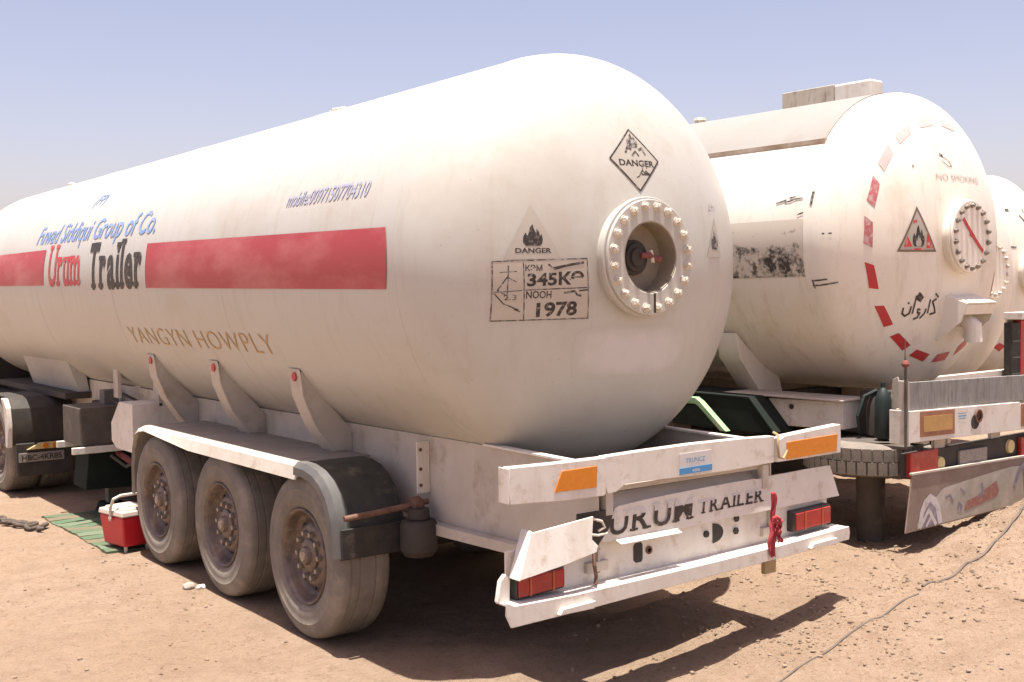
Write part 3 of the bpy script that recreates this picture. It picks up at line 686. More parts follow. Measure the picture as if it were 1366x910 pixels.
MB().prism([(7.6, .74), (7.6, 1.11), (7.03, 1.11), (7.03, .74)], 'x', -1.20, -.50).build('storage_box', 'greydark', T, .01)
MB().lathe([(-.5, .10), (-.45, .14), (.45, .14), (.5, .10)], (-.55, 6.7, .60), 'y', 20).build('air_tank', 'legm', T)

# rear beam ---------------------------------------------------------
def plate_y(name, pts, y0, y1, m, parent=T, bevel=.004): return MB().prism(pts, 'y', y0, y1).build(name, m, parent, bevel)
beam = plate_y('rear_beam', [(-.64, 1.188), (-.64, 1.338), (-.4, 1.343), (0, 1.346), (.4, 1.340), (.66, 1.330), (.66, 1.178), (.3, 1.170), (0, 1.172), (-.35, 1.182), (-.50, 1.182), (-.56, 1.150), (-.62, 1.145)], 0, .055, 'white')
bl = plate_y('beam_end', [(-1.25, 1.168), (-1.262, 1.26), (-1.25, 1.345), (-.95, 1.338), (-.645, 1.336), (-.645, 1.150), (-.66, 1.142), (-.93, 1.150)], -.012, .05, 'white')
br = plate_y('beam_end', [(.665, 1.180), (.665, 1.318), (.70, 1.312), (.74, 1.326), (1.0, 1.340), (1.25, 1.352), (1.253, 1.26), (1.25, 1.180), (.95, 1.178)], -.014, .05, 'white')
plate_y('return_plate', [(-1.262, 1.17), (-1.262, 1.343), (-1.252, 1.343), (-1.252, 1.17)], -.01, .07, 'white')
plate_y('reflector', [(-.985, 1.197), (-.935, 1.297), (-.705, 1.300), (-.712, 1.192)], -.017, -.0125, 'orange', bl, .0015)
plate_y('reflector', [(.742, 1.188), (.748, 1.288), (1.215, 1.296), (1.205, 1.195)], -.019, -.0145, 'orange', br, .0015)
st = plate_y('sticker', [(-.112, 1.188), (-.112, 1.300), (.137, 1.302), (.137, 1.190)], -.0035, -.0005, 'stickw', beam, 0)
plate_y('sticker_band', [(-.112, 1.188), (-.112, 1.222), (.137, 1.224), (.137, 1.190)], -.0065, -.0037, 'stickb', beam, 0)
pl = lambda y: (lambda u, v, l: (u, y-l, v))
put_text('TRUNCZ', -.065, .085, 1.248, .026, 'stickt', .01, 0, beam, pl(-.0042)); put_text('406', -.022, .04, 1.197, .016, 'stickw', .02, 0, beam, pl(-.0072))
MB().box((-.62, .0555, 1.14), (.62, .12, 1.165)).build('beam_lower_lip', 'rail', T, .004)
for x in (-.62, .58): MB().box((x, .015, 1.03), (x+.05, .06, 1.17)).build('beam_post', 'rail', T, .004)
for s_ in (-1, 1): MB().box((s_*.66-.03, .0555, 1.17), (s_*.66+.03, .30, 1.28)).build('beam_arm', 'rail', T, .004)
# bumper under the beam
def plate_tilt(name, pts, yt, yb, zt, zb, th, m, bevel=.004):
    """plate whose face leans: y = yb at zb .. yt at zt"""
    f = lambda z: yb+(yt-yb)*(z-zb)/(zt-zb); n = len(pts)
    V = [(x, f(z), z) for x, z in pts]+[(x, f(z)+th, z) for x, z in pts]
    F = [tuple(range(n)), tuple(range(2*n-1, n-1, -1))]+[(i, i+n, (i+1) % n+n, (i+1) % n) for i in range(n)]
    return MB().add(V, F).build(name, m, T, bevel)
xs = [-.675, -.63, -.52, -.35, -.1, .1, .3, .52, .56, .60, .8, 1.0, 1.205]
zt = [.99, 1.035, 1.066, 1.078, 1.085, 1.090, 1.092, 1.094, 1.088, 1.096, 1.098, 1.099, 1.100]
zb = [.93, .895, .888, .889, .892, .896, .899, .902, .903, .903, .905, .906, .908]
V, F = [], []; NZ = 5
for k, x in enumerate(xs):
    for q in range(NZ+1):
        g = q/NZ; z = zb[k]+(zt[k]-zb[k])*g; xx = x+(.074*(1-g) if k == len(xs)-1 else .03*(1-g)*(k/len(xs))**3)
        yy = .018+.012*(z-.89)/.21+.004*math.sin(x*7)+.003*math.sin(x*17+z*9)
        V += [(xx, yy, z), (xx, yy+.012, z)]
n_ = 2*(NZ+1)
for k in range(len(xs)-1):
    for q in range(NZ):
        a = k*n_+2*q; F += [(a, a+n_, a+n_+2, a+2), (a+1, a+3, a+n_+3, a+n_+1)]
    a = k*n_; F += [(a, a+1, a+n_+1, a+n_)]; a += 2*NZ; F += [(a, a+n_, a+n_+1, a+1)]
for k in (0, len(xs)-1):
    for q in range(NZ): a = k*n_+2*q; F.append((a, a+2, a+3, a+1))
bp = MB().add(V, F).build('bumper_plate', 'white', T, 0, 30)
MB().prism([(.050, 1.06), (.115, 1.125), (.13, 1.12), (.13, 1.095), (.06, 1.05)], 'x', -.60, .57).build('bumper_top_fold', 'rail', T, .003)
plate_tilt('bumper_wing', [(-1.145, 1.02), (-.745, 1.050), (-.757, 1.0), (-.77, .94), (-.735, .905), (-.75, .875), (-.95, .845), (-1.245, .812)], -.03, -.065, 1.04, .82, .012, 'white', .002)
plate_tilt('wing_return', [(-1.245, .812), (-1.145, 1.02), (-1.135, 1.03), (-1.235, .806)], -.025, -.06, 1.04, .82, .08, 'white', .002)
MB().prism([(.012, .900), (-.030, .884), (-.028, .876), (.014, .884)], 'x', -.56, -.12).build('plate_lip', 'white', T, .002)
MB().tube([(-.76, .02, 1.02), (-.72, .0, 1.030), (-.67, -.005, 1.012), (-.655, -.01, .98), (-.69, .0, .965)], .008, 8).build('bent_pipe', 'rail', T)
MB().tube([(-.75, .0, .955), (-.70, -.01, .945), (-.64, -.012, .948)], .007, 8).build('bent_pipe', 'rail', T)
plate_y('torn_backing', [(-.80, .86), (-.80, 1.06), (-.56, 1.06), (-.60, .96), (-.66, .90), (-.70, .85)], .02, .04, 'under', T, 0)
MB().tube([(-.72, .0, .86), (-.735, -.02, .80), (-.715, -.01, .74), (-.73, -.02, .70)], .010, 6).build('bent_rod', 'rust', T)
bf = lambda u, v, l: (u, .018+.012*(v-.89)/.21+.004*math.sin(u*7)+.003*math.sin(u*17+v*9)-.003-l, v)
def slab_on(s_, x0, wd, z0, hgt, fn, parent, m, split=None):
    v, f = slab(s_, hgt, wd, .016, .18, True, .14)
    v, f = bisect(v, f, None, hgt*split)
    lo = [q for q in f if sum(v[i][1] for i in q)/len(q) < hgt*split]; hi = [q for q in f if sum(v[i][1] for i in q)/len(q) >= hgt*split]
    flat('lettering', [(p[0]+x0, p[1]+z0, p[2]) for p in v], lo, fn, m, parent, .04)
    flat('sunlit_letter_tops', [(p[0]+x0, p[1]+z0, p[2]) for p in v], hi, fn, 'stickw', parent, .04)['kind'] = 'stuff'  # upper part of each letter painted white in place of sunlight on it
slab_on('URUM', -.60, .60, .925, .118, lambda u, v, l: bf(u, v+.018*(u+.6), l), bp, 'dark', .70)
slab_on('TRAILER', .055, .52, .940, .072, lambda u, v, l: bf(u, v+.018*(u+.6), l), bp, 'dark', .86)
MB().box((-1.235, .055, .685), (1.205, .067, .93)).build('lamp_board', 'white', T, .003)
sb_ = MB().prism([(-1.300, .598), (-1.330, .66), (-1.325, .722), (-1.28, .700), (-.9, .690), (0, .700), (.6, .712), (1.25, .738), (1.258, .70), (1.25, .658), (.6, .640), (0, .628), (-.8, .605)], 'y', -.075, -.062).build('step_bar', 'white', T, .003)
MB().prism([(-1.30, .700), (-.9, .688), (0, .698), (.6, .710), (1.25, .735), (1.25, .725), (.6, .700), (0, .688), (-.9, .678), (-1.30, .69)], 'y', -.061, .0545).build('step_tread', 'white', T, .002)
MB().prism([(-1.31, .70), (-1.29, .80), (-1.26, .83), (-1.235, .80), (-1.24, .69)], 'y', .02, .05).build('torn_corner', 'white', T, .003)
def tail_lamp(x0, x1, z0, z1, sl):
    mb = MB().prism([(x0, z0), (x0, z1), (x1, z1+sl), (x1, z0+sl)], 'y', .0, .054); L0 = mb.build('tail_lamp', 'black', T, .006)
    w_ = (x1-x0); 
    for i, (a, b, m_) in enumerate(((.03, .25, 'lens'), (.27, .72, 'lens'), (.74, .97, 'lens'))):
        xa, xb = x0+w_*a, x0+w_*b; MB().prism([(xa, z0+.012+sl*a), (xa, z1-.012+sl*a), (xb, z1-.012+sl*b), (xb, z0+.012+sl*b)], 'y', -.014, -.0005).build('lens', m_, L0, .004)
    for a in (.26, .73): xa = x0+w_*a; MB().box((xa-.005, -.018, z0+.008+sl*a), (xa+.005, -.0145, z1-.008+sl*a)).build('lens_divider', 'lens2', L0)
    return L0
tail_lamp(-1.215, -.915, .700, .812, .012); tail_lamp(.83, 1.165, .745, .868, .01)
hb = lambda n, pts: plate_y(n, pts, .0515, .0545, 'under', T, 0)
hb('board_slot', [(-.385, .745), (-.40, .76), (-.40, .835), (-.385, .85), (-.345, .85), (-.335, .835), (-.335, .76), (-.345, .745)])
hb('board_opening', [(.20, .765)]+[(.20+.085*math.sin(t), .82-.055*math.cos(t)) for t in np.linspace(.1, math.pi-.1, 12)]+[(.20, .875)])
for x, z in ((-.66, .86), (-.655, .755), (.39, .88), (.385, .81), (.145, .825)): MB().lathe([(0, .02), (-.012, .02), (-.012, 0)], (x, .0545, z), 'y', 6).build('board_bolt', 'under', T)
MB().lathe([(0, .022), (-.008, .022), (-.008, .012), (0, .012)], (-.29, .0545, .80), 'y', 14).build('board_ring', 'rust', T)
for x0, x1, z in ((-1.03, -.80, .615), (.86, 1.10, .662)): MB().prism([(x0, z), (x0+.02, z+.028), (x1, z+.034), (x1-.01, z-.004)], 'y', -.105, -.0755).build('step_clip', 'white', T, .004)
MB().box((.505, -.06, .56), (.60, -.03, .655)).build('tow_tab', 'rope', T, .004)

# red rag and rope on the bumper (separate things)
rag = empty('red_rag', (0, 0, 0)); tag(rag, 'red cloth strip knotted and hanging from the white rear bumper', 'rag')
def cloth_strip(name, x0, z0, z1, w0, w1, y0, ph, par):
    V, F = [], []; N, K_ = 34, 9
    for i in range(N+1):
        t = i/N; pinch = 1-.55*math.exp(-((t-.42)/.07)**2); wd = (w0+(w1-w0)*t)*pinch*(1+.12*math.sin(t*17+ph)); z = z0+(z1-z0)*t
        cx = x0+.010*math.sin(t*6+ph)-.006*t
        for j in range(K_+1):
            g = j/K_-.5; V.append((cx+g*wd+.003*math.sin(t*23+j), y0-.012*math.sin(g*9+t*5+ph)-.006*math.sin(t*13+ph), z+.006*math.sin(j*2.1+ph)*t))
    for i in range(N):
        for j in range(K_): a = i*(K_+1)+j; F.append((a, a+1, a+K_+2, a+K_+1))
    o = MB().add(V, F).build(name, 'redrag', par, ang=80); sm = o.modifiers.new('thickness', 'SOLIDIFY'); sm.thickness = .003; return o
cloth_strip('cloth', .545, 1.03, .665, .040, .048, -.088, 0., rag); cloth_strip('cloth', .575, .87, .745, .024, .034, -.108, 1.7, rag)
MB().tube([(.528, -.10, .885), (.545, -.112, .893), (.565, -.116, .880), (.572, -.112, .862), (.553, -.110, .856), (.534, -.104, .868), (.545, -.116, .886)], .010, 8).build('knot', 'redrag', rag, ang=80)
rp = MB().tube([(.69, .03, 1.345), (.66, -.025, 1.34), (.655, -.03, 1.27), (.665, -.03, 1.21), (.70, -.032, 1.20), (.735, -.035, 1.245)], .008, 8).build('rope_loop', 'rope', ang=80)
tag(rp, 'short tan rope loop hung over the white rear beam beside the right orange reflector', 'rope')

# ------------------------------------------------------------------ tractor unit at the far left (only its rear shows)
K = empty('truck_tractor', (-.14, 8.9, 0)); tag(K, 'dark rear end of the truck tractor coupled under the front of the near tank', 'truck')
kb = lambda n, lo, hi, m, b=.008: MB().box(lo, hi).build(n, m, K, b)
for s_ in (-1, 1):
    kb('frame_rail', (s_*.45-.04, -.2, .80), (s_*.45+.04, 4.0, 1.02), 'under')
    arc = [(-.02, .60), (-.04, .80), (.0, .98), (.12, 1.07), (.30, 1.10), (.9, 1.10), (1.08, 1.05), (1.2, .92), (1.22, .7)]
    MB().prism(arc+[(y+(.015 if y < .6 else -.015), z-.015) for y, z in reversed(arc)], 'x', s_*1.24, s_*.58).build('mudguard', 'under', K, .003)
    MB().prism([(-.025, .56), (-.06, .80), (-.01, 1.0), (.10, 1.09), (.22, 1.09), (.10, .98), (.06, .80), (.06, .56)], 'x', s_*1.30, s_*1.245).build('guard_end', 'white', K, .01)
    kb('rear_panel', (min(s_*1.22, s_*.62), -.07, .24), (max(s_*1.22, s_*.62), -.03, .60), 'under')
    MB().prism([(s_*1.12, .53), (s_*.98, .60), (s_*.78, .60), (s_*.74, .53)], 'y', -.10, -.071).build('lamp_cluster', 'lampy', K, .006)
    for x in (.92, .82): MB().lathe([(0, .032), (-.012, .03), (-.012, 0)], (s_*x, -.1005, .565), 'y', 14).build('lamp', 'orange', K)
    w_ = copy_tree(wheels0 if s_ < 0 else wr, K, (s_*1.065, .62, .525), (2.2, 0, 0))
    copy_tree(wheels0 if s_ < 0 else wr, K, (s_*.70, .62, .525), (2.0, 0, 0))
np_ = plate_y('number_plate', [(-1.20, .395), (-1.20, .495), (-.72, .495), (-.72, .395)], -.085, -.0712, 'plate', K, .003)
put_text('HBC-4KR85', -1.17, -.75, .415, .06, 'dark', .02, 0, np_, lambda u, v, l: (u, -.0875-l, v))
for s_ in (-1, 1):
    kb('dark_blocker', (min(s_*1.1, s_*.52), 1.5, .42), (max(s_*1.1, s_*.52), 3.4, .98), 'under', .06)  # dark blocks added to shut off sunlit ground beyond the tractor
kb('gear_housing', (-.40, .3, .35), (.40, 3.6, .79), 'under', .05)
MB().lathe([(0, .45), (.06, .45), (.10, .40)], (0, .9, 1.03), 'z', 32).build('coupling_disc', 'under', K)
cab = MB().prism([(3.75, .95), (3.75, 3.15), (4.0, 3.30), (5.3, 3.30), (5.62, 2.3), (5.75, 1.9), (5.75, .55), (4.9, .55), (4.9, .95)], 'x', -1.15, 1.15).build('cab', 'white', K, .05)
MB().prism([(5.36, 3.12), (5.60, 2.40), (5.612, 2.40), (5.372, 3.12)], 'x', -1.0, 1.0).build('windscreen', 'gcyl', cab)
for s_ in (-1, 1):
    MB().prism([(4.35, 2.35), (4.35, 3.05), (5.15, 3.05), (5.35, 2.35)], 'x', s_*1.151, s_*1.158).build('side_window', 'gcyl', cab)
    MB().box((min(s_*1.16, s_*1.15), 4.25, 2.0), (max(s_*1.165, s_*1.15), 4.40, 2.03)).build('door_handle', 'black', cab)
    copy_tree(wheels0 if s_ < 0 else wr, K, (s_*1.0, 4.6, .525), (.3, 0, 0))
kb('air_unit', (-.9, 3.35, .85), (.9, 3.72, 1.6), 'under', .03)
kb('cross_beam', (-.41, -.15, .82), (.41, -.05, 1.0), 'under')

# ------------------------------------------------------------------ the tankers parked beyond
def back_trailer(name, loc, rz, R, zc, a, yf, G, label, detail=True, hw=1.25, offx=0.):
    t = empty(name, loc, rz); tag(t, label, 'trailer', 'gas tank trailers parked side by side')
    tk = tank_mesh(R, zc, 0, yf, a, 140, 22).build('tank', 'tank_b', t, ang=60)
    manhole(t, .05, -a-.02, zc+.02, .29, .243, .18, 18, .14, ('tank_b', 'bolt' if not detail else 'nut', 'tank_b'), flat_cover=True)
    for s_ in (-1, 1):
        MB().box((min(s_*.62, s_*.66), -.80, G+.75), (max(s_*.62, s_*.66), yf-1, G+1.02)).build('side_rail', 'rail', t, .004)
        for y in (1.95, 3.3, 4.6):
            w_ = copy_tree(wheels0 if s_ < 0 else wr, t, (s_*1.065, y, G+.525), (y, 0, 0))
        for y in (.98, 3.3, 5.6):
            P = [(.99, zc-.80), (1.0, zc-.72), (.86, zc-.845), (.62, zc-1.02), (.45, zc-1.10), (.40, G+1.0), (.64, G+1.0), (.70, G+1.03), (.90, zc-1.00), (.965, zc-.93)]
            MB().prism([(s_*q[0], q[1]) for q in P], 'y', y-.10, y+.12).build('saddle', 'tank_b' if detail else 'rail', t, .008)
    for y in (1.95, 3.3, 4.6): MB().lathe([(-.9, .07), (.9, .07)], (0, y, G+.525), 'x', 12).build('axle', 'under', t)
    for y in (-.5, 1.0, 3): MB().box((-.615, y, G+.76), (.615, y+.1, G+1.0)).build('cross_member', 'under', t, .005)
    return t, tk
G2 = .28
B, tkb = back_trailer('tank_trailer', (3.6682, 1.2211, 0), .0363, 1.1996, 2.5388, .4998, 10.4, G2, 'cream tank trailer with landscape picture on its flank and red tape marks round its end', True)
R2, Z2, A2 = 1.1996, 2.5388, .4998
c2 = on_cyl(R2, Z2); h2 = on_head(R2, Z2, 0, A2); D2 = lambda deg: R_(deg)*R2
# sunshade sheet over the top, trim along its edge
V, F = [], []; n = 26; ys = [.06, 10.3]
for ri, rad in ((0, R2+.003), (1, R2+.009)):
    for k in range(n+1):
        q = R_(39.5+(180-79)*k/n)
        for y in ys: V.append((-rad*math.cos(q), y, Z2+rad*math.sin(q)))
W2 = (n+1)*2
for k in range(n): F += [(k*2, k*2+1, k*2+3, k*2+2), (W2+k*2, W2+k*2+2, W2+k*2+3, W2+k*2+1), (k*2, k*2+2, W2+k*2+2, W2+k*2), (k*2+1, W2+k*2+1, W2+k*2+3, k*2+3)]
F += [(0, W2, W2+1, 1), (n*2, n*2+1, W2+n*2+1, W2+n*2)]
MB().add(V, F).build('sunshade', 'sheet', B, ang=40)
for s_ in (-1, 1): MB().box((s_*.935-.014, .05, 3.285), (s_*.935+.014, 10.3, 3.318)).build('sunshade_trim', 'trim', B)
MB().box((-.09, .22, 3.72), (.09, .58, 3.885)).build('top_box', 'white', B, .02); MB().box((-.085, .585, 3.72), (.085, 1.12, 3.89)).build('top_box', 'rustbox', B, .006)
MB().lathe([(3.72, .05), (3.78, .05), (3.785, .065), (3.81, .055), (3.82, 0)], (0, 2.15, 0), 'z', 14).build('safety_valve', 'bolt', B)
def quadc(name, ya, yb, za, zb, m, par=tkb):
    ta, tb_ = math.asin((za-Z2)/R2)*R2, math.asin((zb-Z2)/R2)*R2
    v, f = poly([(-ya, ta), (-yb, ta), (-yb, tb_), (-ya, tb_)]); return flat(name, v, f, c2, m, par, None, .03)
quadc('landscape_picture', 1.25, .072, 2.265, 2.70, 'picture')
sv_, sf = strokes([[(-.34, D2(14.2)), (-.29, D2(14.6)), (-.25, D2(15.2)), (-.26, D2(14.4)), (-.21, D2(14.6)), (-.17, D2(15.2)), (-.10, D2(15.4))], [(-.22, D2(15.8)), (-.17, D2(16.1))], (.022, [(-.018, D2(12.8)), (-.010, D2(17.3))]), [(-.012, D2(-14.8)), (.10, D2(-14.6))], [(-.012, D2(-16.6)), (.16, D2(-16.4))], (.012, [(-.012, D2(-14.5)), (-.0, D2(-17.5))]), [(.09, D2(2.0)), (.10, D2(2.0))], [(.13, D2(2.1)), (.145, D2(2.1))], [(-.13, D2(9.3)), (-.08, D2(9.9))]], .012)
flat('lettering', sv_, sf, lambda u, v, l: c2(u, v, l) if u < 0 else tuple(Vector(h2(-math.sqrt(max(R2*R2*(1-min(u/A2, .99)**2), 0))*math.cos(v/R2), Z2+math.sqrt(max(R2*R2*(1-min(u/A2, .99)**2), 0))*math.sin(v/R2), l))), 'ink2', tkb, .05, .03)
# tape marks round the head
marks = [(60, 'redmark3'), (41, 'redmark3'), (22, 'redmark2'), (2.8, 'redmark2'), (-17.5, 'redmark'), (-38.5, 'redmark'), (-57, 'redmark'), (-75, 'redmark'), (-94, 'redmark'), (-114, 'redmark'), (-135, 'redmark'), (-158, 'redmark'), (180, 'redmark2'), (80, 'redmark3'), (100, 'redmark3')]
for dg, m_ in marks:
    t0 = R_(dg); hw = R_(6.0); pts = []
    for (dr, dt) in ((-.032, -hw-.02), (.032, -hw+.02), (.032, hw+.02), (-.032, hw-.02)):
        r = .935+dr; pts.append((-r*math.cos(t0+dt), Z2+r*math.sin(t0+dt)))
    v, f = poly(pts); flat('tape_mark', v, f, h2, m_, tkb, .03, .03)
tri = [(-.497, 2.785), (-.70, 2.44), (-.292, 2.44)]
v, f = poly(tri); flat('warning_triangle', v, f, h2, 'placp', tkb, .03, .03)
v, f = outline(tri, .016); flat('triangle_border', [(p[0], p[1], 1.3) for p in v], f, h2, 'signline', tkb, .03, .03)
for pts in ([(-.64, 2.478), (-.555, 2.478), (-.60, 2.56)], [(-.41, 2.468), (-.335, 2.468), (-.40, 2.60)], [(-.56, 2.455), (-.42, 2.455), (-.42, 2.466), (-.56, 2.466)], [(-.545, 2.655), (-.50, 2.665), (-.505, 2.685), (-.54, 2.675)]):
    v, f = poly(pts); flat('triangle_red', [(p[0], p[1], 1.5) for p in v], f, h2, 'signred', tkb, .03, .03)
v, f = poly([(x*.15-.49, z*.165+2.48) for x, z in FLAME]); flat('flame_print', [(p[0], p[1], 1.5) for p in v], f, h2, 'ink', tkb, .03, .03)
v, f = poly([(x*.07-.49, z*.085+2.482) for x, z in FLAME]); flat('flame_print', [(p[0], p[1], 2.6) for p in v], f, h2, 'placp', tkb, .03, .03)
# brushed word on the head (drawn strokes)
kz = 1.975
KS = [[(-.235, .105), (-.275, .085), (-.245, .045), (-.22, .0), (-.28, -.012)], [(-.305, .10), (-.31, .0)], [(-.335, .03), (-.345, -.005), (-.385, -.04)], [(-.40, .025), (-.425, .03), (-.42, .0), (-.395, .0), (-.415, -.035), (-.45, -.045)], [(-.465, .13), (-.475, .0)],
      [(-.50, .05), (-.505, .0), (-.545, -.02), (-.575, .0), (-.575, .04)], [(-.535, .075), (-.53, .08)], [(-.25, .145), (-.215, .12)]]
v, f = strokes([[(x, z+kz) for x, z in ln] for ln in KS], .015); flat('lettering', v, f, h2, 'ink', tkb, .04, .04)
v, f = strokes([(.045, [(-.445, 2.085), (-.425, 2.115)]), (.03, [(-.42, 2.07), (-.40, 2.10)])], .03); flat('emblem', v, f, h2, 'ink', tkb, .03, .03)
v, f = text_geo('NO SMOKING', 1., .0); a0 = max(p[0] for p in v); flat('lettering', [(p[0]/a0*.66-.24, p[1]/.73*.05+3.0, 0) for p in v], f, h2, 'redmark3', tkb, .03, .03)
v, f = strokes([(.02, [(-.13, 3.20), (-.10, 3.19)]), (.006, [(-.10, 3.185), (-.02, 3.15), (.0, 3.11), (-.05, 3.11), (-.12, 3.15)]), (.012, [(-.475, 3.085), (-.47, 3.10)])], .008); flat('scuff_mark', v, f, h2, 'ink2', tkb, .03, .03)
v, f = strokes([[(-.12, .10), (-.03, .02), (.06, -.06), (.16, -.14)], [(-.02, -.01), (.03, -.03)]], .035)
flat('red_tape', v, f, lambda u, v_, l: (u+.05, -A2-.02-.0645-l, v_+Z2+.05), 'redmark', tkb)
# equipment box on the head
hp = [(-.40, 2.125), (-.64, 2.045), (-.585, 1.90), (-.385, 1.75), (-.36, 1.75)]
mb = MB().prism(hp, 'x', -.115, -.10); mb.prism(hp, 'x', .32, .335)
mb.prism([(-.36, 2.135), (-.645, 2.048), (-.635, 2.034), (-.36, 2.118)], 'x', -.099, .319)
mb.prism([(-.634, 2.033), (-.624, 2.033), (-.60, 1.955), (-.61, 1.955)], 'x', -.099, .319)
mb.build('valve_hood', 'tank_b', B, .003)
MB().tube([(.10, -.36, 1.93), (.10, -.50, 1.92), (.11, -.56, 1.86), (.12, -.56, 1.74)], .07, 14).build('valve_pipe', 'tank_b', B)
# bumper of this trailer
yb = -.831
pb = lambda n, pts, y0, y1, m, par=B, bv=.004: plate_y(n, pts, y0, y1, m, par, bv)
pb('grey_board', [(-1.235, 1.318), (-1.235, 1.515), (1.25, 1.455), (1.25, 1.262)], yb-.012, yb+.01, 'greyboard')
pb('board_edge', [(-1.25, 1.31), (-1.25, 1.525), (-1.2355, 1.525), (-1.2355, 1.31)], yb-.016, yb+.06, 'rail')
wb = pb('rear_beam', [(-1.245, 1.095), (-1.245, 1.316), (.27, 1.272), (.28, 1.255), (1.25, 1.23), (1.25, 1.03)], yb-.03, yb+.03, 'white')
pb('side_plate', [(-1.258, 1.08), (-1.258, 1.318), (-1.246, 1.318), (-1.246, 1.08)], yb-.03, yb+.13, 'white')
for x0, x1, dz in ((-1.128, -.68, 0), (.285, .72, -.045)):
    rf = pb('reflector', [(x0, 1.125+dz), (x0, 1.302+dz), (x1, 1.29+dz), (x1, 1.113+dz)], yb-.034, yb-.0305, 'amberfr', wb, 0)
    pb('reflector_face', [(x0+.035, 1.158+dz), (x0+.035, 1.268+dz), (x1-.035, 1.257+dz), (x1-.035, 1.147+dz)], yb-.038, yb-.0345, 'amber2', wb, 0)
hm = MB().lathe([(0, .055), (-.004, .055), (-.004, 0)], (-.395, yb-.0305, 1.175), 'y', 18); hm.build('beam_hole', 'under', wb)
MB().lathe([(0, .05), (-.012, .05), (-.012, .038), (0, .038)], (-.36, yb-.0355, 1.215), 'y', 18).build('hook_eye', 'rust', wb)
v, f = strokes([(.006, [(-.63, 1.252), (-.52, 1.250)]), (.010, [(-.625, 1.232), (-.545, 1.230), (-.52, 1.231)]), (.005, [(-.62, 1.214), (-.53, 1.212)])], .006); flat('faint_print', v, f, lambda u, v_, l: (u, yb-.0325-l, v_), 'stickt', wb)['kind'] = 'stuff'
for x in (-.84, -.05, .7): MB().box((x, yb+.031, .95), (x+.14, yb+.06, 1.13)).build('beam_post', 'rail', B, .004)
cb = MB().box((-1.2, yb+.02, .83), (1.2, yb+.08, 1.01)).build('lamp_beam', 'under', B, .006)
lb = MB().box((-1.225, yb-.02, .845), (-.87, yb+.018, 1.02)).build('tail_lamp', 'lens', B, .008)
MB().lathe([(0, .055), (-.02, .05), (-.025, 0)], (-.80, yb+.0195, .90), 'y', 18).build('round_lamp', 'lampy', B)
MB().lathe([(0, .055), (-.02, .05), (-.025, 0)], (.20, yb+.0195, .93), 'y', 18).build('round_lamp', 'lampy', B)
MB().box((.32, yb-.02, .82), (.64, yb+.018, .99)).build('tail_lamp', 'lens', B, .008)
np2 = pb('number_plate', [(-.55, .862), (-.55, .968), (-.16, .962), (-.16, .856)], yb-.0, yb+.0195, 'plate', B, .003)
lp = pb('lower_panel', [(-1.222, .872), (.40, .838), (1.28, .82), (1.33, .47), (.40, .475), (-1.305, .470)], yb-.03, yb-.018, 'brown', B, .003)
pb('panel_top_edge', [(-1.235, .868), (-1.235, .884), (1.28, .832), (1.28, .816)], yb-.036, yb-.012, 'rail', B, .002)
fp = lambda u, v_, l: (u, yb-.0325-l, v_)
v, f = poly([(-.86, .72), (-.80, .735), (-.30, .765), (.15, .785), (.30, .77), (.34, .482), (-1.16, .482), (-1.17, .52)]); flat('painted_scene', v, f, fp, 'mural', lp)
arch = [(-1.16, .485), (-1.13, .60), (-1.08, .675), (-1.0, .715), (-.92, .675), (-.87, .60), (-.84, .485)]
v, f = poly(arch); flat('painted_arch', [(p[0], p[1], 1) for p in v], f, fp, 'muralw', lp)
v, f = poly([(-1.11, .485), (-1.08, .59), (-1.0, .66), (-.93, .60), (-.895, .485)]); flat('painted_arch', [(p[0], p[1], 2) for p in v], f, fp, 'muralv', lp)
v, f = strokes([(.03, [(-1.13, .49), (-1.02, .60), (-.93, .49)]), (.02, [(-1.05, .49), (-.99, .55)])], .03); flat('painted_arch', [(p[0], p[1], p[2]+3) for p in v], f, fp, 'muralw', lp)
v, f = poly([(-.55, .53), (-.52, .60), (-.40, .615), (-.25, .66), (-.08, .70), (-.05, .62), (-.09, .585), (-.30, .555)]); flat('painted_word', [(p[0], p[1], 2) for p in v], f, fp, 'muralr', lp)
for ln in [(.02, [(-.62, .60), (-.58, .57), (-.60, .54), (-.64, .56), (-.62, .60)]), (.02, [(-.80, .66), (-.74, .67), (-.70, .62)]), (.018, [(-.60, .70), (-.53, .66)]), (.03, [(-.30, .70), (-.28, .64), (-.32, .62)]), (.04, [(.18, .62), (.25, .74), (.33, .78)])]:
    v, f = strokes([ln], .02); flat('painted_detail', [(p[0], p[1], p[2]+2) for p in v], f, fp, 'muralv', lp)
v, f = poly([(.36, .50), (.36, .76), (.62, .77), (.62, .50)]); flat('painted_detail', [(p[0], p[1], 2) for p in v], f, fp, 'muralr', lp)
# side things of this trailer
MB().prism([(-.14, 1.105), (-.14, 1.315), (.78, 1.300), (.86, 1.29), (.50, 1.09)], 'x', -1.0, -.68).build('side_locker', 'white', B, .006)
MB().box((-1.04, -.16, 1.318), (-.66, 1.0, 1.330)).build('locker_shelf', 'rail', B, .003)
MB().lathe([(0, .02), (-.01, .02), (-.01, 0)], (-1.0005, .33, 1.25), 'x', 10).build('locker_knob', 'under', B)
MB().tube([(-1.01, .60, 1.315), (-1.03, .56, 1.25), (-1.02, .55, 1.16), (-1.0, .62, 1.10)], .012, 8).build('hose', 'greydark', B)
MB().lathe([(0, .03), (.02, .055), (.04, .06), (.30, .06), (.36, .04), (.39, .018), (.43, .018), (.43, 0)], (-.93, -.44, 1.047), 'z', 20).build('gas_bottle', 'gcyl', B, ang=30)
MB().lathe([(0, .03), (.02, .05), (.24, .05), (.30, .03), (.33, .015), (.33, 0)], (-.82, -.28, 1.047), 'z', 16).build('pressure_bottle', 'under', B, ang=30)
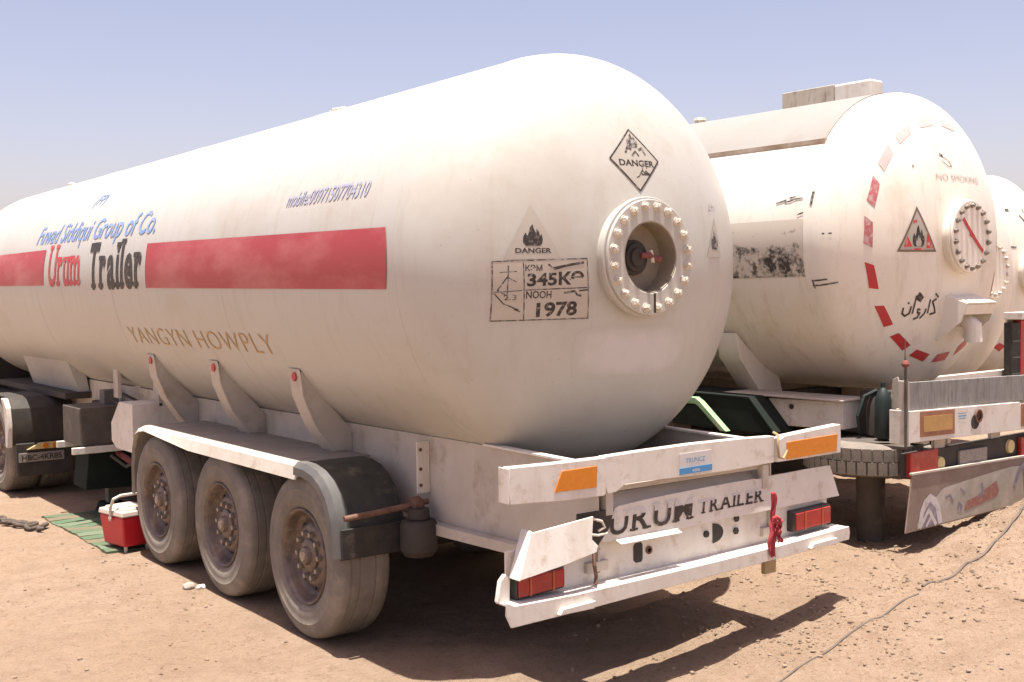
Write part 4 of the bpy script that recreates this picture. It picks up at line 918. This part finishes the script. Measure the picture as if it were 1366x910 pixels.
MB().box((-1.12, -.74, 1.02), (-.66, .05, 1.045)).build('bottle_shelf', 'greydark', B, .004)
MB().box((-.80, -.78, 1.05), (-.665, -.15, 1.40)).build('dark_gap_box', 'under', B, .01)  # dark box added behind the bottles to darken the gap
MB().box((-1.02, -.80, 1.06), (-.90, -.60, 1.30)).build('end_bracket', 'rail', B, .006)
MB().tube([(-.90, -.22, 1.08), (-.97, -.25, 1.22), (-.92, -.27, 1.36), (-.80, -.30, 1.40)], .014, 8).build('hose', 'gcyl', B)
MB().prism([(-.62, 1.22), (-.54, 1.52), (-.50, 1.50), (-.46, 1.25)], 'x', -.90, -.885).build('gusset', 'rail', B, .003)
sp_ = empty('spare_wheel', (-.80, -.27, .925), parent=B)
prof = [(-.105, .30), (-.12, .34), (-.12, .42), (-.105, .47), (-.085, .50)]
mbt = MB().lathe(prof+[(-t, r) for t, r in reversed(prof)], (0, 0, 0), 'z', 64, closed=True); mbt.build('tyre', 'tyre', sp_, ang=40)
bm0 = MB().box((.485, -.030, -.095), (.515, .030, -.004)).mesh('tread_block'); k0 = None
for k in range(44):
    for row in (0, 1):
        if k0 is None: k0 = o = put('tread_block', bm0, 'tyre', sp_)
        else: o = copy(k0, sp_)
        o.rotation_euler = (0, 0, 2*math.pi*(k+.5*row)/44); o.location = (0, 0, .098*row)
MB().lathe([(-.06, .0), (-.06, .26), (-.10, .30), (.10, .30), (.04, .26), (.04, 0)], (0, 0, 0), 'z', 40).build('rim', 'rim', sp_)
MB().lathe([(G2-.05, .10), (.82, .108)], (-.88, -.30, 0), 'z', 24).build('jack_post', 'greydark', B)
MB().tube([(-1.272, yb-.01, 1.06), (-1.275, yb-.01, 1.62), (-1.282, yb-.01, 1.72), (-1.278, yb-.01, 1.82)], [.010, .010, .004, .0025], 8).build('antenna_pole', 'greydark', B)
MB().lathe([(1.62, .0), (1.625, .02), (1.645, .029), (1.665, .02), (1.675, 0)], (-1.275, yb-.01, 0), 'z', 14).build('marker_light', 'redbrace', B)
# fender of this trailer: dark green sloping guard and light green frame
MB().prism([(.33, 1.06), (.58, 1.325), (1.6, 1.335), (5.2, 1.40), (5.5, 1.0), (5.48, .99), (5.18, 1.38), (1.6, 1.318), (.59, 1.308), (.35, 1.05)], 'x', -1.22, -.70).build('fender', 'dgreen', B, .003)
MB().prism([(.36, 1.05), (.60, 1.306), (1.4, 1.316), (1.4, 1.05)], 'x', -1.215, -1.205).build('fender_skirt', 'dgreen', B)
MB().prism([(.69, 1.05), (.965, 1.275), (1.02, 1.305), (2.4, 1.27), (2.4, 1.22), (1.03, 1.25), (.99, 1.235), (.76, 1.05)], 'x', -1.36, -1.30).build('green_frame', 'lgreen', B, .008)

Tt, tk3 = back_trailer('tank_trailer', (6.153, 2.493, 0), .034, 1.19, 2.305, .515, 9.8, .05, 'third cream tank trailer, mostly hidden behind the one with red tape marks', False)
pk = empty('lamp_tower', (.0, -.76, 0), parent=Tt)
bx = MB().box((-.02, -.05, 1.16), (.15, .035, 1.81)).build('lamp_housing', 'black', pk, .01)
for z in (1.30, 1.46, 1.62): MB().box((-.01, -.056, z), (.14, -.0505, z+.014)).build('housing_rib', 'legm', bx)
MB().box((.155, -.052, 1.16), (.42, .03, 1.83)).build('red_panel', 'redmark', pk, .01)
MB().box((-.03, -.16, 1.84), (.45, .03, 1.91)).build('lamp_hood', 'white', pk, .006)
MB().box((.05, .031, 1.12), (.40, .055, 1.86)).build('back_plate', 'rail', pk, .004)
MB().box((-1.2, -.70, 1.12), (1.2, -.64, 1.34)).build('rear_beam', 'white', Tt, .006)
Tf, tk4 = back_trailer('tank_trailer', (8.619, 3.378, 0), .027, 1.2, 2.312, .497, 9.6, .05, 'farthest tank trailer, cut off by the right edge of the photo', False)
MB().box((-1.2, -.95, 1.15), (1.2, -.89, 1.37)).build('rear_beam', 'white', Tf, .006)
h4 = on_head(1.2, 2.312, 0, .497)
for dg in (-30, -50, -70): 
    t0 = R_(dg); pts = []
    for (dr, dt) in ((-.04, -.09), (.04, -.04), (.04, .12), (-.04, .06)): r = .93+dr; pts.append((-r*math.cos(t0+dt), 2.312+r*math.sin(t0+dt)))
    v, f = poly(pts); flat('tape_mark', v, f, h4, 'redmark', tk4, .03, .03)
v, f = strokes([(.02, [(-.05, 3.0), (.02, 2.95), (.05, 2.88)]), (.03, [(-.30, 3.06), (-.25, 3.06)]), (.012, [(.05, 3.08), (.16, 2.92), (.15, 2.80)]), (.02, [(-.35, 2.62), (-.24, 2.62)])], .015); flat('scuff_mark', v, f, h4, 'ink2', tk4, .03, .03)

# ------------------------------------------------------------------ small things on the ground
zc_ = H(-1.3, 5.6)
co = empty('drink_cooler', (-1.23, 5.60, zc_), R_(10)); tag(co, 'red drink cooler with cream lid and raised handle beside the front wheel', 'cooler')
def taper(x0, y0, z0, x1, y1, z1): return MB().add([(-x0, -y0, z0), (x0, -y0, z0), (x0, y0, z0), (-x0, y0, z0), (-x1, -y1, z1), (x1, -y1, z1), (x1, y1, z1), (-x1, y1, z1)], [(0, 3, 2, 1), (4, 5, 6, 7), (0, 1, 5, 4), (1, 2, 6, 5), (2, 3, 7, 6), (3, 0, 4, 7)])
taper(.135, .175, .05, .16, .205, .31).build('body', 'cred', co, .018)
lid = taper(.167, .212, .312, .160, .205, .36).build('lid', 'cwhite', co, .012); taper(.13, .17, .3605, .12, .16, .378).build('lid_step', 'cwhite', lid, .008)
MB().tube([(.168, -.02, .29), (.175, -.03, .38), (.16, -.06, .46), (.10, -.075, .485), (-.10, -.075, .485), (-.16, -.06, .46), (-.175, -.03, .38), (-.168, -.02, .29)], .013, 10).build('handle', 'cwhite', co)
for sx in (-1, 1):
    MB().lathe([(0, .022), (.008*sx, .022), (.012*sx, 0)], (.172*sx, -.02, .29), 'x', 14).build('handle_pivot', 'cwhite', co)
    for sy in (-1, 1): MB().lathe([(0, .014), (.06, .018)], (.10*sx, .14*sy, 0), 'z', 10).build('foot', 'cwhite', co)
mo = empty('floor_mat', (-.92, 6.5, 0)); tag(mo, 'green striped floor mat lying on dirt beside the red cooler', 'mat')
ns = 13
for i in range(ns):
    ya, yb_ = -1.02+i*.158, -1.02+(i+1)*.158-.003; V, F = [], []; kx = 14
    for j in range(kx+1):
        x = -.54+1.05*j/kx
        for y in (ya, (ya+yb_)/2, yb_):
            ph = 1 if y == (ya+yb_)/2 else 0
            V.append((x+.006*math.sin(i*1.7), y, max(0, H(x-.92, y+6.5))*1.0+.012+.007*ph+.006*math.sin(x*9+i)))
    m3 = len(V); V += [(a, b, c-.02) for a, b, c in V]
    for j in range(kx):
        for q in range(2): a = j*3+q; F += [(a, a+1, a+4, a+3), (a+m3, a+3+m3, a+4+m3, a+1+m3)]
        F += [(j*3, j*3+3, j*3+3+m3, j*3+m3), (j*3+2, j*3+2+m3, j*3+5+m3, j*3+5)]
    F += [(0, m3, m3+1, 1), (1, m3+1, m3+2, 2), (kx*3, kx*3+1, kx*3+1+m3, kx*3+m3), (kx*3+1, kx*3+2, kx*3+2+m3, kx*3+1+m3)]
    MB().add(V, F).build('strip', ('matg', 'matg2', 'matg', 'matt')[i % 4], mo, ang=50)
# dark rope heap at the left edge
pts = []
for i in range(120):
    t = i/119; x = -1.95+.36*t+.07*math.sin(t*37); y = 7.75-.95*t+.06*math.cos(t*41); pts.append((x, y, H(x, y)+.02+.02*abs(math.sin(t*23))))
ro = MB().tube(pts, .02, 8).build('rope_heap', 'chain', ang=80); tag(ro, 'dark tangled rope heap on the dirt at the left edge', 'rope')
def rock(name, x, y, s_, m, seed, flatk=.7):
    bm = bmesh.new(); bmesh.ops.create_icosphere(bm, subdivisions=3, radius=1)
    for v in bm.verts: v.co *= 1+.28*mnoise.noise(v.co*1.3+Vector((seed, 0, 0)))+.10*mnoise.noise(v.co*3.7+Vector((0, seed, 0)))
    for v in bm.verts: v.co = Vector((v.co.x*s_, v.co.y*s_*.8, v.co.z*s_*flatk))
    me = bpy.data.meshes.new(name); bm.to_mesh(me); bm.free(); o = put(name, me, m, ang=40); o.location = (x, y, H(x, y)+s_*flatk*.55); return o
tag(rock('stone', -1.345, 3.91, .045, 'stone', 1.), 'pale round stone on the dirt outside the middle wheel', 'stone')
tag(rock('crumpled_paper', -1.265, 3.86, .036, 'paper', 5., .5), 'white crumpled scrap of litter next to the pale round stone', 'litter')
tag(rock('stone', 2.55, -.62, .06, 'stone', 9., .6), 'brown stone half sunk in the bare dirt right of the bumper', 'stone')
# cable half buried in the dirt
def cable(pts, r, lift, name, label):
    P = [Vector((a, b, 0)) for a, b in pts]; out = []
    for i in range(len(P)-1):
        for j in range(14):
            t = j/14; q = P[i].lerp(P[i+1], t); q.x += .0; q.z = .5*H(q.x, q.y)+.5*max(H(q.x+a_, q.y+b_) for a_, b_ in ((0, 0), (.04, 0), (-.04, 0), (0, .04), (0, -.04)))+lift; out.append(q)
    o = MB().tube(out, r, 8).build(name, 'cable', ang=80); tag(o, label, 'cable'); return o
cable([(4.3, .32), (3.7, .10), (3.22, -.05), (2.4, -.14), (1.75, -.22)], .010, .000, 'ground_cable', 'grey cable lying across the dirt mound behind the far trailer')
cable([(1.62, -.30), (1.05, -.36), (.5, -.44), (.0, -.50), (-.5, -.56), (-.9, -.62)], .007, -.001, 'ground_cable', 'thin dark cable in the dirt in front of the near bumper')

# pebbles: nobody could count them
ico = bmesh.new(); bmesh.ops.create_icosphere(ico, subdivisions=1, radius=1); iv = np.array([v.co[:] for v in ico.verts]); ic = np.array([[v.index for v in f.verts] for f in ico.faces]); ico.free()
NP = 11000
px = np.concatenate([rng.uniform(-3.4, 6.5, NP//2), rng.uniform(.3, 5.5, NP-NP//2)]); py = np.concatenate([rng.uniform(-2.3, 7.5, NP//2), rng.uniform(-2.2, 1.0, NP-NP//2)])
keep = ~((np.abs(px) < 1.3) & (py > 1.2)) & (vnoise(px, py, .9, 21)+.6*vnoise(px, py, 3.1, 22)+rng.uniform(-.25, .25, len(px)) > -.05); px, py = px[keep], py[keep]
ps = .0035+.016*rng.random(len(px))**6+.022*(rng.random(len(px)) > .985)*rng.random(len(px))*(px > .5); pz = height(px, py)
VV = []; FF = []
for i in range(len(px)):
    d = iv*(1+.35*(rng.random((len(iv), 1))-.5))*ps[i]*np.array([1, rng.uniform(.6, 1), rng.uniform(.4, .8)])
    a = rng.random()*6.28; c, s_ = math.cos(a), math.sin(a); d = np.stack([d[:, 0]*c-d[:, 1]*s_, d[:, 0]*s_+d[:, 1]*c, d[:, 2]], 1)
    VV.append(d+[px[i], py[i], pz[i]+ps[i]*.25]); FF.append(ic+i*len(iv))
VV = np.concatenate(VV); FF = np.concatenate(FF)
me = bpy.data.meshes.new('pebbles'); me.from_pydata(VV.tolist(), [], FF.tolist())
def clods(n, x0, x1, y0, y1, smin, smax, thr, name, m, label, seed):
    rg = np.random.default_rng(seed); px = rg.uniform(x0, x1, n); py = rg.uniform(y0, y1, n)
    k = (vnoise(px, py, 1.1, 31)+.7*vnoise(px, py, 3.3, 32)+rg.uniform(-.2, .2, n) > thr) & ~((np.abs(px) < 1.3) & (py > 1.0)); px, py = px[k], py[k]
    ps = smin+(smax-smin)*rg.random(len(px))**3; pz = height(px, py); A, B_ = [], []
    for i in range(len(px)):
        d = iv*(1+.7*(rg.random((len(iv), 1))-.5))*ps[i]*np.array([1, rg.uniform(.6, 1), rg.uniform(.5, .8)]); a = rg.random()*6.28; c, s_ = math.cos(a), math.sin(a)
        A.append(np.stack([d[:, 0]*c-d[:, 1]*s_+px[i], d[:, 0]*s_+d[:, 1]*c+py[i], d[:, 2]+pz[i]+ps[i]*.2], 1)); B_.append(ic+i*len(iv))
    me_ = bpy.data.meshes.new(name); me_.from_pydata(np.concatenate(A).tolist(), [], np.concatenate(B_).tolist())
    return tag(put(name, me_, m, flat=True), label, 'clods', None, 'stuff')
clods(8000, .2, 6.2, -2.3, 1.4, .004, .018, .06, 'dirt_clods', 'ground', 'loose dirt clods thrown up on the bank at the right', 3)
clods(5000, -3.4, 1.0, -2.0, 5.5, .004, .014, .16, 'dirt_crumbs', 'ground', 'fine dirt crumbs scattered over the foreground', 4)
o = put('pebbles', me, 'peb', flat=True); tag(o, 'small pebbles and clods scattered over the sandy dirt', 'pebbles', None, 'stuff')
